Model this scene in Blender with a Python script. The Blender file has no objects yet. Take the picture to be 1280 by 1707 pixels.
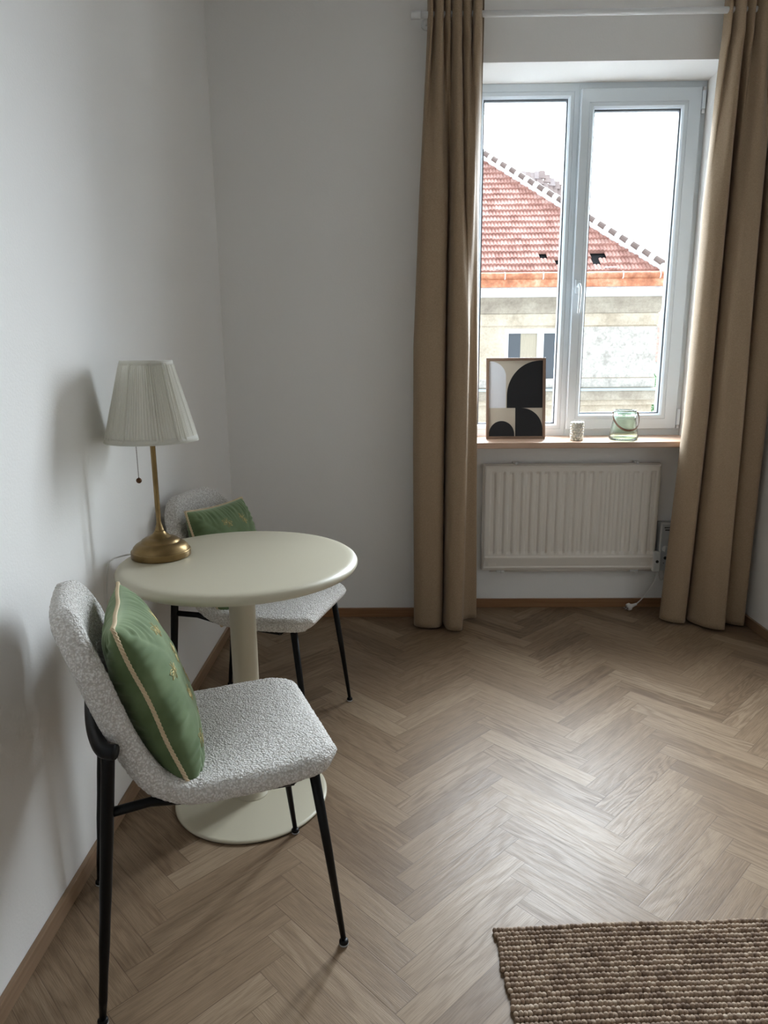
import bpy, bmesh, math, random
from mathutils import Vector, Matrix, noise
random.seed(7)
PI = math.pi
scene = bpy.context.scene
COL = scene.collection

# ------------------------------------------------------------------ camera
def nrm(v): return v.normalized()
H = 1.32
FPX, CX, CY = 1180.0, 640.0, 853.5
_vy = nrm(Vector((657-CX, 589-CY, FPX)))
_nz = Vector((686-CX, 6120-CY, FPX)); _nz = nrm(_nz-_nz.dot(_vy)*_vy)
_vx = _nz.cross(_vy)
if _vx.x < 0: _vx = -_vx
_R = Matrix((_vx, _vy, -_nz))                 # world = _R @ camera (x right, y down, z forward)
cam_data = bpy.data.cameras.new('camera'); cam = bpy.data.objects.new('camera', cam_data)
COL.objects.link(cam)
right, down, fwd = _R @ Vector((1, 0, 0)), _R @ Vector((0, 1, 0)), _R @ Vector((0, 0, 1))
M = Matrix((right, -down, -fwd)).transposed().to_4x4(); M.translation = Vector((0, 0, H))
cam.matrix_world = M
cam_data.sensor_fit = 'VERTICAL'; cam_data.sensor_height = 36.0
cam_data.lens = FPX/1707*36.0
cam_data.clip_start = 0.02; cam_data.clip_end = 300
scene.camera = cam

# ------------------------------------------------------------------ view + world
scene.view_settings.view_transform = 'Standard'
scene.view_settings.look = 'None'
scene.view_settings.gamma = 1.0
scene.view_settings.use_curve_mapping = False
scene.view_settings.exposure = 0.76
SKY_FRONT, SKY_BACK = 37.0, 1.5

w = bpy.data.worlds.new('overcast_sky'); scene.world = w; w.use_nodes = True
nt = w.node_tree; nt.nodes.clear()
wo = nt.nodes.new('ShaderNodeOutputWorld'); bg = nt.nodes.new('ShaderNodeBackground')
tc = nt.nodes.new('ShaderNodeTexCoord'); dp = nt.nodes.new('ShaderNodeVectorMath'); dp.operation = 'DOT_PRODUCT'
dp.inputs[1].default_value = Vector((0.12, 0.90, 0.36)).normalized()   # added bright sky lobe, aimed to light the room but miss the roof opposite
mr = nt.nodes.new('ShaderNodeMapRange'); mr.interpolation_type = 'SMOOTHSTEP'
mr.inputs[1].default_value = 0.60; mr.inputs[2].default_value = 0.95
mr.inputs[3].default_value = SKY_BACK; mr.inputs[4].default_value = SKY_FRONT
nt.links.new(tc.outputs['Generated'], dp.inputs[0]); nt.links.new(dp.outputs['Value'], mr.inputs[0])
bg.inputs[0].default_value = (0.86, 0.95, 1.05, 1)
nt.links.new(mr.outputs[0], bg.inputs[1]); nt.links.new(bg.outputs[0], wo.inputs[0])

pl = bpy.data.lights.new('window_portal', 'AREA'); pl.shape = 'RECTANGLE'; pl.size = 1.13; pl.size_y = 1.66
pl.cycles.is_portal = True
po = bpy.data.objects.new('window_portal', pl); COL.objects.link(po)
po.location = (0.908, 3.80, 1.72); po.rotation_euler = (-PI/2, 0, 0)

# ------------------------------------------------------------------ material helpers
def new_mat(name):
    m = bpy.data.materials.new(name); m.use_nodes = True
    return m, m.node_tree, m.node_tree.nodes['Principled BSDF']
def rgba(c): return (c[0], c[1], c[2], 1)
def add_bump(nt, bsdf, height, strength=.3, dist=.002):
    b = nt.nodes.new('ShaderNodeBump'); b.inputs['Strength'].default_value = strength; b.inputs['Distance'].default_value = dist
    nt.links.new(height, b.inputs['Height']); nt.links.new(b.outputs[0], bsdf.inputs['Normal']); return b
def noise_node(nt, scale, detail=3, vec=None, rough=.5):
    n = nt.nodes.new('ShaderNodeTexNoise'); n.inputs['Scale'].default_value = scale
    n.inputs['Detail'].default_value = detail; n.inputs['Roughness'].default_value = rough
    if vec is None:
        t = nt.nodes.new('ShaderNodeTexCoord'); vec = t.outputs['Object']
    nt.links.new(vec, n.inputs['Vector']); return n
def ramp(nt, fac, stops):
    r = nt.nodes.new('ShaderNodeValToRGB'); e = r.color_ramp.elements
    e[0].position, e[0].color = stops[0][0], rgba(stops[0][1]); e[1].position, e[1].color = stops[-1][0], rgba(stops[-1][1])
    for p, c in stops[1:-1]:
        k = e.new(p); k.color = rgba(c)
    nt.links.new(fac, r.inputs[0]); return r
def math_node(nt, op, a, b=None, c=None):
    m = nt.nodes.new('ShaderNodeMath'); m.operation = op
    for i, v in enumerate((a, b, c)):
        if v is None: continue
        if isinstance(v, (int, float)): m.inputs[i].default_value = v
        else: nt.links.new(v, m.inputs[i])
    return m.outputs[0]
def mixc(nt, fac, a, b, blend='MIX'):
    m = nt.nodes.new('ShaderNodeMix'); m.data_type = 'RGBA'; m.blend_type = blend
    for s, v in ((m.inputs[0], fac), (m.inputs[6], a), (m.inputs[7], b)):
        if isinstance(v, (int, float)): s.default_value = v
        elif isinstance(v, tuple): s.default_value = rgba(v)
        else: nt.links.new(v, s)
    return m.outputs[2]
def simple(name, col, rough=.5, metal=0, bump=0, bscale=200, bdist=.001, spec=None, var=0, vscale=8):
    m, nt, b = new_mat(name)
    b.inputs['Base Color'].default_value = rgba(col); b.inputs['Roughness'].default_value = rough
    b.inputs['Metallic'].default_value = metal
    if spec is not None: b.inputs['Specular IOR Level'].default_value = spec
    if var:
        n = noise_node(nt, vscale, 4)
        lo = tuple(max(0, x*(1-var)) for x in col); hi = tuple(min(1, x*(1+var)) for x in col)
        r = ramp(nt, n.outputs[0], [(.3, lo), (.7, hi)]); nt.links.new(r.outputs[0], b.inputs['Base Color'])
    if bump:
        n2 = noise_node(nt, bscale, 3); add_bump(nt, b, n2.outputs[0], bump, bdist)
    return m

M_WALL = simple('wall_paint', (.905, .885, .855), .85, bump=.35, bscale=160, bdist=.0012)
M_CEIL = simple('ceiling_paint', (.88, .88, .87), .9)
M_REVEAL = simple('reveal_paint', (.82, .82, .81), .75, bump=.2, bscale=120)
M_PVC = simple('white_window_plastic', (.70, .765, .81), .32, spec=.5)
M_RODW = simple('white_rod_lacquer', (.80, .80, .79), .4)
M_GASKET = simple('grey_gasket', (.10, .11, .12), .6)
M_RAD = simple('cream_radiator_enamel', (.82, .765, .69), .38)
M_BOXGREY = simple('grey_control_plastic', (.50, .51, .51), .5)
M_BOXWHITE = simple('white_control_plastic', (.70, .70, .68), .45)
M_DARK = simple('dark_plastic', (.02, .02, .022), .5)
M_BLACK = simple('black_powder_coat', (.004, .004, .0045), .42, spec=.2, bump=.1, bscale=900, bdist=.0003)
M_GLIDE = simple('clear_grey_glide', (.45, .46, .47), .25)
M_TABLE = simple('sage_cream_lacquer', (.56, .51, .385), .40, bump=.03, bscale=600, bdist=.0003)
M_BRASS = simple('antique_brass', (.25, .17, .078), .38, metal=1.0, var=.12, vscale=30)
M_BRASSD = simple('dark_brass', (.12, .06, .03), .35, metal=.8)
M_CORDW = simple('white_cable', (.72, .70, .66), .45)
M_CHROME = simple('chrome', (.6, .6, .6), .25, metal=1)

def wood_mat(name, c0, c1, rough=.4, axis='X', spec=None):
    m, nt, b = new_mat(name)
    t = nt.nodes.new('ShaderNodeTexCoord'); mp = nt.nodes.new('ShaderNodeMapping')
    s = {'X': (2, 60, 60), 'Y': (60, 2, 60), 'Z': (60, 60, 2)}[axis]
    mp.inputs['Scale'].default_value = s
    nt.links.new(t.outputs['Object'], mp.inputs[0])
    n = noise_node(nt, 1.5, 5, mp.outputs[0], .6)
    r = ramp(nt, n.outputs[0], [(.3, c0), (.7, c1)]); nt.links.new(r.outputs[0], b.inputs['Base Color'])
    b.inputs['Roughness'].default_value = rough
    add_bump(nt, b, n.outputs[0], .12, .0006)
    return m
M_BASEB_Y = wood_mat('baseboard_oak_y', (.23, .135, .075), (.33, .215, .13), .38, 'Y')
M_BASEB_X = wood_mat('baseboard_oak_x', (.22, .105, .045), (.31, .16, .075), .38, 'X')
M_SILL = wood_mat('beech_sill', (.50, .32, .22), (.66, .46, .34), .33, 'X')
M_FRAME_V = wood_mat('walnut_frame_v', (.14, .085, .055), (.25, .16, .11), .5, 'Z')
M_FRAME_H = wood_mat('walnut_frame_h', (.14, .085, .055), (.25, .16, .11), .5, 'X')

def floor_mat():
    m, nt, b = new_mat('oak_herringbone')
    uv = nt.nodes.new('ShaderNodeUVMap'); uv.uv_map = 'plank'
    sep = nt.nodes.new('ShaderNodeSeparateXYZ'); nt.links.new(uv.outputs[0], sep.inputs[0])
    at = nt.nodes.new('ShaderNodeAttribute'); at.attribute_name = 'tone'
    asep = nt.nodes.new('ShaderNodeSeparateColor'); nt.links.new(at.outputs['Color'], asep.inputs[0])
    rnd, rnd2, rnd3 = asep.outputs[0], asep.outputs[1], asep.outputs[2]
    # cathedral figure: distance to a wandering line, banded
    off = math_node(nt, 'MULTIPLY', rnd2, 37.0)
    cmb = nt.nodes.new('ShaderNodeCombineXYZ')
    nt.links.new(math_node(nt, 'MULTIPLY', sep.outputs[0], 2.3), cmb.inputs[0])
    nt.links.new(math_node(nt, 'MULTIPLY', sep.outputs[1], 12.0), cmb.inputs[1])
    nt.links.new(off, cmb.inputs[2])
    n1 = noise_node(nt, 1.0, 2.5, cmb.outputs[0], .45)
    freq = math_node(nt, 'MULTIPLY_ADD', rnd3, 45.0, 38.0)
    bands = math_node(nt, 'SINE', math_node(nt, 'MULTIPLY', n1.outputs[0], freq))
    bands = math_node(nt, 'MULTIPLY_ADD', bands, .5, .5)
    bands = math_node(nt, 'POWER', bands, 1.6)
    # fine pores, long along the plank
    cmb2 = nt.nodes.new('ShaderNodeCombineXYZ')
    nt.links.new(math_node(nt, 'MULTIPLY', sep.outputs[0], 16.0), cmb2.inputs[0])
    nt.links.new(math_node(nt, 'MULTIPLY', sep.outputs[1], 560.0), cmb2.inputs[1])
    nt.links.new(off, cmb2.inputs[2])
    n2 = noise_node(nt, 1.0, 3, cmb2.outputs[0], .6)
    # broad streaks
    cmb3 = nt.nodes.new('ShaderNodeCombineXYZ')
    nt.links.new(math_node(nt, 'MULTIPLY', sep.outputs[0], 2.0), cmb3.inputs[0])
    nt.links.new(math_node(nt, 'MULTIPLY', sep.outputs[1], 60.0), cmb3.inputs[1])
    nt.links.new(off, cmb3.inputs[2])
    n3 = noise_node(nt, 1.0, 3, cmb3.outputs[0], .5)
    base = ramp(nt, rnd, [(0, (.205, .137, .084)), (.25, (.248, .170, .106)), (.75, (.278, .195, .124)), (1, (.330, .240, .158))]).outputs[0]
    fig = math_node(nt, 'MULTIPLY', bands, math_node(nt, 'MULTIPLY_ADD', math_node(nt, 'POWER', rnd2, 2.0), .50, .10))
    c = mixc(nt, fig, base, mixc(nt, 1.0, base, (.56, .48, .42), 'MULTIPLY'))
    st = ramp(nt, n3.outputs[0], [(.3, (.86, .85, .84)), (.7, (1.10, 1.11, 1.12))]).outputs[0]
    c = mixc(nt, .7, c, mixc(nt, 1.0, c, st, 'MULTIPLY'))
    pr = ramp(nt, n2.outputs[0], [(.40, (.60, .55, .50)), (.55, (1.05, 1.05, 1.05))]).outputs[0]
    c = mixc(nt, .50, c, mixc(nt, 1.0, c, pr, 'MULTIPLY'))
    # joints
    du = math_node(nt, 'MINIMUM', sep.outputs[0], math_node(nt, 'SUBTRACT', PL_L, sep.outputs[0]))
    dv = math_node(nt, 'MINIMUM', sep.outputs[1], math_node(nt, 'SUBTRACT', PL_W, sep.outputs[1]))
    d = math_node(nt, 'MINIMUM', du, dv)
    j = nt.nodes.new('ShaderNodeMapRange'); j.inputs[1].default_value = .0003; j.inputs[2].default_value = .0015
    j.inputs[3].default_value = 1; j.inputs[4].default_value = 0; nt.links.new(d, j.inputs[0])
    jf = math_node(nt, 'MULTIPLY', j.outputs[0], math_node(nt, 'MULTIPLY_ADD', rnd3, .45, .40))
    c = mixc(nt, jf, c, (.10, .06, .035))
    nt.links.new(c, b.inputs['Base Color'])
    rr = math_node(nt, 'MULTIPLY_ADD', n2.outputs[0], -.16, .47)
    rr = math_node(nt, 'MULTIPLY_ADD', bands, .05, rr)
    nt.links.new(rr, b.inputs['Roughness'])
    b.inputs['Specular IOR Level'].default_value = .23
    hgt = math_node(nt, 'MULTIPLY_ADD', bands, -.35, math_node(nt, 'MULTIPLY', n2.outputs[0], 1.0))
    hgt = math_node(nt, 'MULTIPLY_ADD', j.outputs[0], -.35, hgt)
    add_bump(nt, b, hgt, .5, .0006)
    return m

# ------------------------------------------------------------------ mesh helpers
def link_mesh(name, verts, faces, mat, parent=None, smooth=True, mats=None, fmat=None):
    me = bpy.data.meshes.new(name); me.from_pydata([tuple(v) for v in verts], [], faces); me.update()
    for m in (mats or [mat]): me.materials.append(m)
    if fmat: me.polygons.foreach_set('material_index', fmat)
    if smooth: me.polygons.foreach_set('use_smooth', [True]*len(me.polygons))
    o = bpy.data.objects.new(name, me); COL.objects.link(o)
    if parent: o.parent = parent
    return o
def from_bm(name, bm, mat, parent=None, smooth=False, mats=None):
    me = bpy.data.meshes.new(name); bmesh.ops.recalc_face_normals(bm, faces=bm.faces); bm.to_mesh(me); bm.free()
    for m in (mats or [mat]): me.materials.append(m)
    if smooth: me.polygons.foreach_set('use_smooth', [True]*len(me.polygons))
    o = bpy.data.objects.new(name, me); COL.objects.link(o)
    if parent: o.parent = parent
    return o
def tag(o, label=None, cat=None, group=None, kind=None):
    if label: o['label'] = label
    if cat: o['category'] = cat
    if group: o['group'] = group
    if kind: o['kind'] = kind
    return o
def thing(name, label, cat, loc=(0, 0, 0), rz=0, group=None):
    o = bpy.data.objects.new(name, None); COL.objects.link(o); o.empty_display_size = .05
    o.location = loc; o.rotation_euler = (0, 0, rz)
    return tag(o, label, cat, group)
def structure(o): o['kind'] = 'structure'; return o
def bx(bm, x0, x1, y0, y1, z0, z1, bev=0, mi=0, seg=2):
    vs = [bm.verts.new(p) for p in ((x0,y0,z0),(x1,y0,z0),(x1,y1,z0),(x0,y1,z0),(x0,y0,z1),(x1,y0,z1),(x1,y1,z1),(x0,y1,z1))]
    fs = [bm.faces.new([vs[i] for i in q]) for q in ((0,3,2,1),(4,5,6,7),(0,1,5,4),(1,2,6,5),(2,3,7,6),(3,0,4,7))]
    for f in fs: f.material_index = mi
    if bev:
        es = list({e for f in fs for e in f.edges})
        bmesh.ops.bevel(bm, geom=es, offset=bev, segments=seg, affect='EDGES', profile=.5)
def box(name, x0, x1, y0, y1, z0, z1, mat, parent=None, bev=0):
    bm = bmesh.new(); bx(bm, x0, x1, y0, y1, z0, z1, bev); return from_bm(name, bm, mat, parent)
def lathe(prof, n=64, cx=0, cy=0, rad_fn=None):
    """prof: list of (r, z); closed on the axis when r == 0"""
    V, F, rings = [], [], []
    for k, (r, z) in enumerate(prof):
        if r <= 1e-6:
            rings.append([len(V)]); V.append((cx, cy, z))
        else:
            ring = []
            for i in range(n):
                a = 2*PI*i/n; rr = rad_fn(r, a, k) if rad_fn else r
                ring.append(len(V)); V.append((cx+rr*math.cos(a), cy+rr*math.sin(a), z))
            rings.append(ring)
    for A, B in zip(rings, rings[1:]):
        if len(A) == 1 and len(B) == 1: continue
        for i in range(n):
            j = (i+1) % n
            if len(A) == 1: F.append((A[0], B[j], B[i]))
            elif len(B) == 1: F.append((A[i], A[j], B[0]))
            else: F.append((A[i], A[j], B[j], B[i]))
    return V, F
def tube(path, rad, n=10, cap=True):
    """swept tube; rad is a number or list"""
    P = [Vector(p) for p in path]; m = len(P)
    R = rad if isinstance(rad, (list, tuple)) else [rad]*m
    V, F = [], []
    t = (P[1]-P[0]).normalized()
    up = Vector((0, 0, 1)) if abs(t.z) < .9 else Vector((1, 0, 0))
    nn = (up-up.dot(t)*t).normalized()
    for k in range(m):
        if k == 0: t = (P[1]-P[0])
        elif k == m-1: t = (P[-1]-P[-2])
        else: t = (P[k+1]-P[k-1])
        t.normalize(); nn = (nn-nn.dot(t)*t).normalized(); bn = t.cross(nn)
        for i in range(n):
            a = 2*PI*i/n; V.append(P[k]+R[k]*(math.cos(a)*nn+math.sin(a)*bn))
    for k in range(m-1):
        for i in range(n):
            j = (i+1) % n; F.append((k*n+i, k*n+j, (k+1)*n+j, (k+1)*n+i))
    if cap:
        F.append(tuple(range(n))[::-1]); F.append(tuple((m-1)*n+i for i in range(n)))
    return V, F
def join_vf(parts):
    V, F = [], []
    for v, f in parts:
        o = len(V); V += list(v); F += [tuple(i+o for i in q) for q in f]
    return V, F
def catmull(P, per=8, closed=False):
    P = [Vector(p) for p in P]; out = []
    n = len(P)
    for i in range(n-1):
        p0 = P[max(i-1, 0)]; p1 = P[i]; p2 = P[i+1]; p3 = P[min(i+2, n-1)]
        for k in range(per):
            t = k/per
            out.append(.5*((2*p1)+(p2-p0)*t+(2*p0-5*p1+4*p2-p3)*t*t+(3*p1-p0-3*p2+p3)*t**3))
    out.append(P[-1]); return out
def interp(tab, x):
    if x <= tab[0][0]: return tab[0][1]
    for (a, va), (b, vb) in zip(tab, tab[1:]):
        if x <= b:
            t = (x-a)/(b-a)
            if isinstance(va, tuple): return tuple(p+(q-p)*t for p, q in zip(va, vb))
            return va+(vb-va)*t
    return tab[-1][1]
def sphere_vf(c, r, n=10, m=7, sc=(1, 1, 1)):
    prof = [(math.sin(PI*k/m)*r if 0 < k < m else 0, -math.cos(PI*k/m)*r) for k in range(m+1)]
    V, F = lathe(prof, n)
    return [(c[0]+v[0]*sc[0], c[1]+v[1]*sc[1], c[2]+v[2]*sc[2]) for v in V], F

# ------------------------------------------------------------------ room shell
XL, XR, YW, YB, ZC = -.811, 1.735, 3.44, -1.05, 2.90
WX0, WX1, WZ0, WZ1 = .345, 1.471, .893, 2.551      # window opening
YF = 3.69                                         # inner face of the window frame
YN = 3.575                                        # back of the radiator niche
YO = 3.93                                         # outer face of the wall
box('wall_left', XL-.2, XL, YB, YO, 0, ZC, M_WALL); structure(bpy.data.objects['wall_left'])
box('wall_right', XR, XR+.2, YB, YO, 0, ZC, M_WALL); structure(bpy.data.objects['wall_right'])
box('wall_back', XL-.2, XR+.2, YB-.2, YB, 0, ZC, M_WALL); structure(bpy.data.objects['wall_back'])
box('ceiling', XL-.2, XR+.2, YB-.2, YO, ZC, ZC+.2, M_CEIL); structure(bpy.data.objects['ceiling'])
bm = bmesh.new()
bx(bm, XL, WX0, YW, YO, 0, ZC)
bx(bm, WX1, XR, YW, YO, 0, ZC)
bx(bm, WX0, WX1, YW, YO, WZ1, ZC)
bx(bm, WX0, WX1, YN, YO, 0, WZ0-.028)
structure(from_bm('wall_window', bm, M_WALL))

# herringbone floor, one face per plank
PL_L, PL_W = .4193, .06894
def build_floor():
    s = 1/math.sqrt(2)
    V, F, UV, TONE = [], [], [], []
    tones = random.Random(11)
    def clip(poly, a, b, c):      # keep a*x+b*y <= c ; poly of (x,y,u,v)
        out = []
        for i in range(len(poly)):
            P, Q = poly[i], poly[(i+1) % len(poly)]
            dp_, dq = a*P[0]+b*P[1]-c, a*Q[0]+b*Q[1]-c
            if dp_ <= 0: out.append(P)
            if (dp_ < 0 < dq) or (dq < 0 < dp_):
                t = dp_/(dp_-dq); out.append(tuple(P[k]+(Q[k]-P[k])*t for k in range(4)))
        return out
    def plank(p0, d, n):
        c = [(p0[0], p0[1], 0, 0), (p0[0]+PL_L*d[0], p0[1]+PL_L*d[1], PL_L, 0),
             (p0[0]+PL_L*d[0]+PL_W*n[0], p0[1]+PL_L*d[1]+PL_W*n[1], PL_L, PL_W), (p0[0]+PL_W*n[0], p0[1]+PL_W*n[1], 0, PL_W)]
        col = (tones.random()**1.0, tones.random(), tones.random(), 1)
        for a, b, cc in ((-1, 0, -(XL-.01)), (1, 0, XR+.01), (0, -1, -(YB-.01)), (0, 1, YN+.01)):
            c = clip(c, a, b, cc)
            if len(c) < 3: return
        ar = abs(sum(c[i][0]*c[(i+1) % len(c)][1]-c[(i+1) % len(c)][0]*c[i][1] for i in range(len(c))))
        if ar < 1e-6: return
        o = len(V)
        for q in c: V.append((q[0], q[1], 0)); UV.append((q[2], q[3])); TONE.append(col)
        F.append(tuple(range(o, o+len(c))))
    for k in range(-50, 50):
        for j in range(-4, 5):
            x0, y0 = .0435+j*math.sqrt(2)*PL_L, 1.4325+k*PL_W*math.sqrt(2)
            plank((x0, y0), (s, s), (-s, s))
            qx, qy = x0+(PL_L-PL_W)*s, y0+(PL_L+PL_W)*s
            plank((qx, qy), (s, -s), (s, s))
    o = link_mesh('floor', V, F, floor_mat(), smooth=False)
    me = o.data; me.uv_layers.new(name='plank'); me.color_attributes.new('tone', 'FLOAT_COLOR', 'CORNER')
    uvl = me.uv_layers['plank']; ca = me.color_attributes['tone']
    for p in me.polygons:
        for li in p.loop_indices:
            vi = me.loops[li].vertex_index; uvl.data[li].uv = UV[vi]; ca.data[li].color = TONE[vi]
    # make every plank face up
    bm = bmesh.new(); bm.from_mesh(me)
    for f in bm.faces:
        if f.normal.z < 0: f.normal_flip()
    bm.to_mesh(me); bm.free()
    return structure(o)
build_floor()
structure(box('trim_1', XL-.2, XR+.2, YB-.2, YO, -.25, -.002, M_CEIL))     # slab below the parquet

def baseboard(name, x0, x1, y0, y1, mat):
    bm = bmesh.new(); bx(bm, x0, x1, y0, y1, 0, .047, .002); structure(from_bm(name, bm, mat))
baseboard('baseboard_left', XL, XL+.013, YB, YW, M_BASEB_Y)
baseboard('baseboard_right', XR-.013, XR, YB, YW, M_BASEB_Y)
baseboard('baseboard_window', XL+.013, WX0, YW-.013, YW, M_BASEB_X)
baseboard('baseboard_niche', WX0, WX1, YN-.013, YN, M_BASEB_X)
baseboard('baseboard_corner', WX1, XR-.013, YW-.013, YW, M_BASEB_X)

# window sill board (mitred around the opening)
bm = bmesh.new(); bx(bm, WX0+.0005, WX1-.0005, YW-.03, YF+.02, WZ0-.027, WZ0+.002, .004)
structure(from_bm('trim_2', bm, M_SILL)); bpy.data.objects['trim_2'].name = 'trim_2'
SILL = WZ0+.002

# ------------------------------------------------------------------ window
def rectloft(name, rects, mat, parent, smooth=False):
    V, F = [], []
    for x0, x1, z0, z1, y in rects: V += [(x0, y, z0), (x1, y, z0), (x1, y, z1), (x0, y, z1)]
    for k in range(len(rects)-1):
        for i in range(4):
            j = (i+1) % 4; F.append((k*4+i, k*4+j, (k+1)*4+j, (k+1)*4+i))
    return link_mesh(name, V, F, mat, parent, smooth)
win = structure(bpy.data.objects.new('window_1', None)); COL.objects.link(win); win.location = (0, 0, 0)
def inset(r, d, y): return (r[0]+d, r[1]-d, r[2]+d, r[3]-d, y)
A = (WX0, WX1, WZ0, WZ1, 0)
MULX = .880
L = (.433, .827, .959, 2.486, 0)     # fixed light glass
S = (.885, 1.444, .930, 2.520, 0)    # sash outer edge
G = (.953, 1.355, 1.010, 2.432, 0)   # sash glass
# fixed frame left half: loft from the opening to the glass of the fixed light, bead chamfered
def loft_frame(name, outer, glass, yface, yback, parent, bead=.012):
    o = outer; g = glass
    rects = [(o[0], o[1], o[2], o[3], yback+.02), (o[0], o[1], o[2], o[3], yface+.002), (o[0]+.002, o[1]-.002, o[2]+.002, o[3]-.002, yface),
             (g[0]-.030, g[1]+.030, g[2]-.030, g[3]+.030, yface), (g[0]-.028, g[1]+.028, g[2]-.028, g[3]+.028, yface+.0025),
             (g[0]-.026, g[1]+.026, g[2]-.026, g[3]+.026, yface),
             (g[0]-bead, g[1]+bead, g[2]-bead, g[3]+bead, yface+.001), (g[0]-.004, g[1]+.004, g[2]-.004, g[3]+.004, yface+.010),
             (g[0]-.002, g[1]+.002, g[2]-.002, g[3]+.002, yback+.0), (g[0]-.002, g[1]+.002, g[2]-.002, g[3]+.002, yback+.045)]
    return rectloft(name, rects, M_PVC, parent)
loft_frame('window_frame', (WX0, MULX, WZ0, WZ1), L[:4], YF, YF+.03, win)
rectloft('window_frame', [(MULX, WX1, WZ0, WZ1, YF+.05), (MULX, WX1, WZ0, WZ1, YF),
                          (S[0]+.010, S[1]-.010, S[2]+.010, S[3]-.010, YF), (S[0]+.010, S[1]-.010, S[2]+.010, S[3]-.010, YF+.05)], M_PVC, win)
sash = loft_frame('window_sash', S[:4], G[:4], YF-.020, YF+.012, win)
for nm, g, y in (('window_gasket', L, YF+.022), ('window_gasket', G, YF+.004)):
    rectloft(nm, [(g[0]-.003, g[1]+.003, g[2]-.003, g[3]+.003, y), (g[0]+.003, g[1]-.003, g[2]+.003, g[3]-.003, y),
                  (g[0]+.003, g[1]-.003, g[2]+.003, g[3]-.003, y+.02)], M_GASKET, win)
m, nt, b = new_mat('window_glass'); nt.nodes.remove(b)
tr = nt.nodes.new('ShaderNodeBsdfTransparent'); tr.inputs[0].default_value = (.95, .97, .965, 1)
gl = nt.nodes.new('ShaderNodeBsdfGlossy'); gl.inputs['Roughness'].default_value = 0.01
fr = nt.nodes.new('ShaderNodeFresnel'); fr.inputs[0].default_value = 1.25
ms = nt.nodes.new('ShaderNodeMixShader'); nt.links.new(fr.outputs[0], ms.inputs[0]); nt.links.new(tr.outputs[0], ms.inputs[1])
nt.links.new(gl.outputs[0], ms.inputs[2]); nt.links.new(ms.outputs[0], nt.nodes['Material Output'].inputs[0])
M_GLASS = m
for g, y in ((L, YF+.036), (G, YF+.016)):
    link_mesh('window_glass', [(g[0]-.004, y, g[2]-.004), (g[1]+.004, y, g[2]-.004), (g[1]+.004, y, g[3]+.004), (g[0]-.004, y, g[3]+.004)], [(0, 1, 2, 3)], M_GLASS, win, False)
# handle: plate on the sash, neck, flat lever hanging down
bm = bmesh.new(); ys = YF-.020
bx(bm, .895, .921, ys-.009, ys, 1.600, 1.668, .004)
h = from_bm('window_handle', bm, M_PVC, win)
hx = .908
V, F = join_vf([tube(catmull([(hx, ys-.008, 1.634), (hx, ys-.030, 1.640), (hx, ys-.046, 1.628), (hx, ys-.052, 1.60), (hx, ys-.046, 1.55), (hx, ys-.036, 1.505)], 5), [.0085]*12+[.008]*9+[.007]*4+[.006], 10)])
V = [(hx+(v[0]-hx)*.85, v[1], v[2]) for v in V]
link_mesh('lever', V, F, M_PVC, h)
for z0, z1, in ((2.425, 2.505), (.948, 1.030)):
    bm = bmesh.new(); bx(bm, 1.446, 1.463, YF-.022, YF-.002, z0, z1, .003); hg = from_bm('window_hinge', bm, M_PVC, win)
    zz = z0-.016 if z0 < 2 else z1
    box('hinge_pin', 1.448, 1.461, YF-.018, YF-.004, zz, zz+.016, M_CHROME, hg)
    if z0 > 2: box('hinge_pin', 1.448, 1.461, YF-.018, YF-.004, z0-.018, z0, M_CHROME, hg)
# little drain cover near the bottom of the fixed frame
# ------------------------------------------------------------------ curtain rod
rod = thing('curtain_rod', 'white curtain rod spanning above the window behind the curtain tops', 'curtain rod', (.09, 3.345, 2.70))
V, F = tube([(0, 0, 0), (1.63, 0, 0)], .0125, 16); link_mesh('pole', V, F, M_RODW, rod)
V, F = tube([(-.012, 0, 0), (.028, 0, 0)], .016, 16); link_mesh('end_cap', V, F, M_RODW, rod)
for x in (.055, 1.58):
    V, F = join_vf([tube([(x, 0, 0), (x, .094, 0)], .008, 10), tube([(x, .086, 0), (x, .094, 0)], .022, 16)]); link_mesh('bracket', V, F, M_RODW, rod)

# ------------------------------------------------------------------ curtains
def fabric_mat():
    m, nt, b = new_mat('linen_curtain')
    t = nt.nodes.new('ShaderNodeTexCoord'); mp = nt.nodes.new('ShaderNodeMapping'); mp.inputs['Scale'].default_value = (900, 900, 220)
    nt.links.new(t.outputs['Object'], mp.inputs[0]); n = noise_node(nt, 1, 2, mp.outputs[0])
    mp2 = nt.nodes.new('ShaderNodeMapping'); mp2.inputs['Scale'].default_value = (160, 160, 900)
    nt.links.new(t.outputs['Object'], mp2.inputs[0]); n2 = noise_node(nt, 1, 2, mp2.outputs[0])
    s = math_node(nt, 'ADD', n.outputs[0], n2.outputs[0])
    r = ramp(nt, math_node(nt, 'MULTIPLY', s, .5), [(.38, (.325, .229, .141)), (.62, (.448, .330, .218))])
    nt.links.new(r.outputs[0], b.inputs['Base Color']); b.inputs['Roughness'].default_value = .8
    b.inputs['Sheen Weight'].default_value = .15; b.inputs['Specular IOR Level'].default_value = .25
    bp = add_bump(nt, b, s, .35, .0006)
    tl = nt.nodes.new('ShaderNodeBsdfTranslucent'); nt.links.new(r.outputs[0], tl.inputs[0])
    mx = nt.nodes.new('ShaderNodeMixShader'); mx.inputs[0].default_value = .08
    nt.links.new(b.outputs[0], mx.inputs[1]); nt.links.new(tl.outputs[0], mx.inputs[2])
    nt.links.new(mx.outputs[0], nt.nodes['Material Output'].inputs[0])
    return m
M_CURT = fabric_mat()
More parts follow.
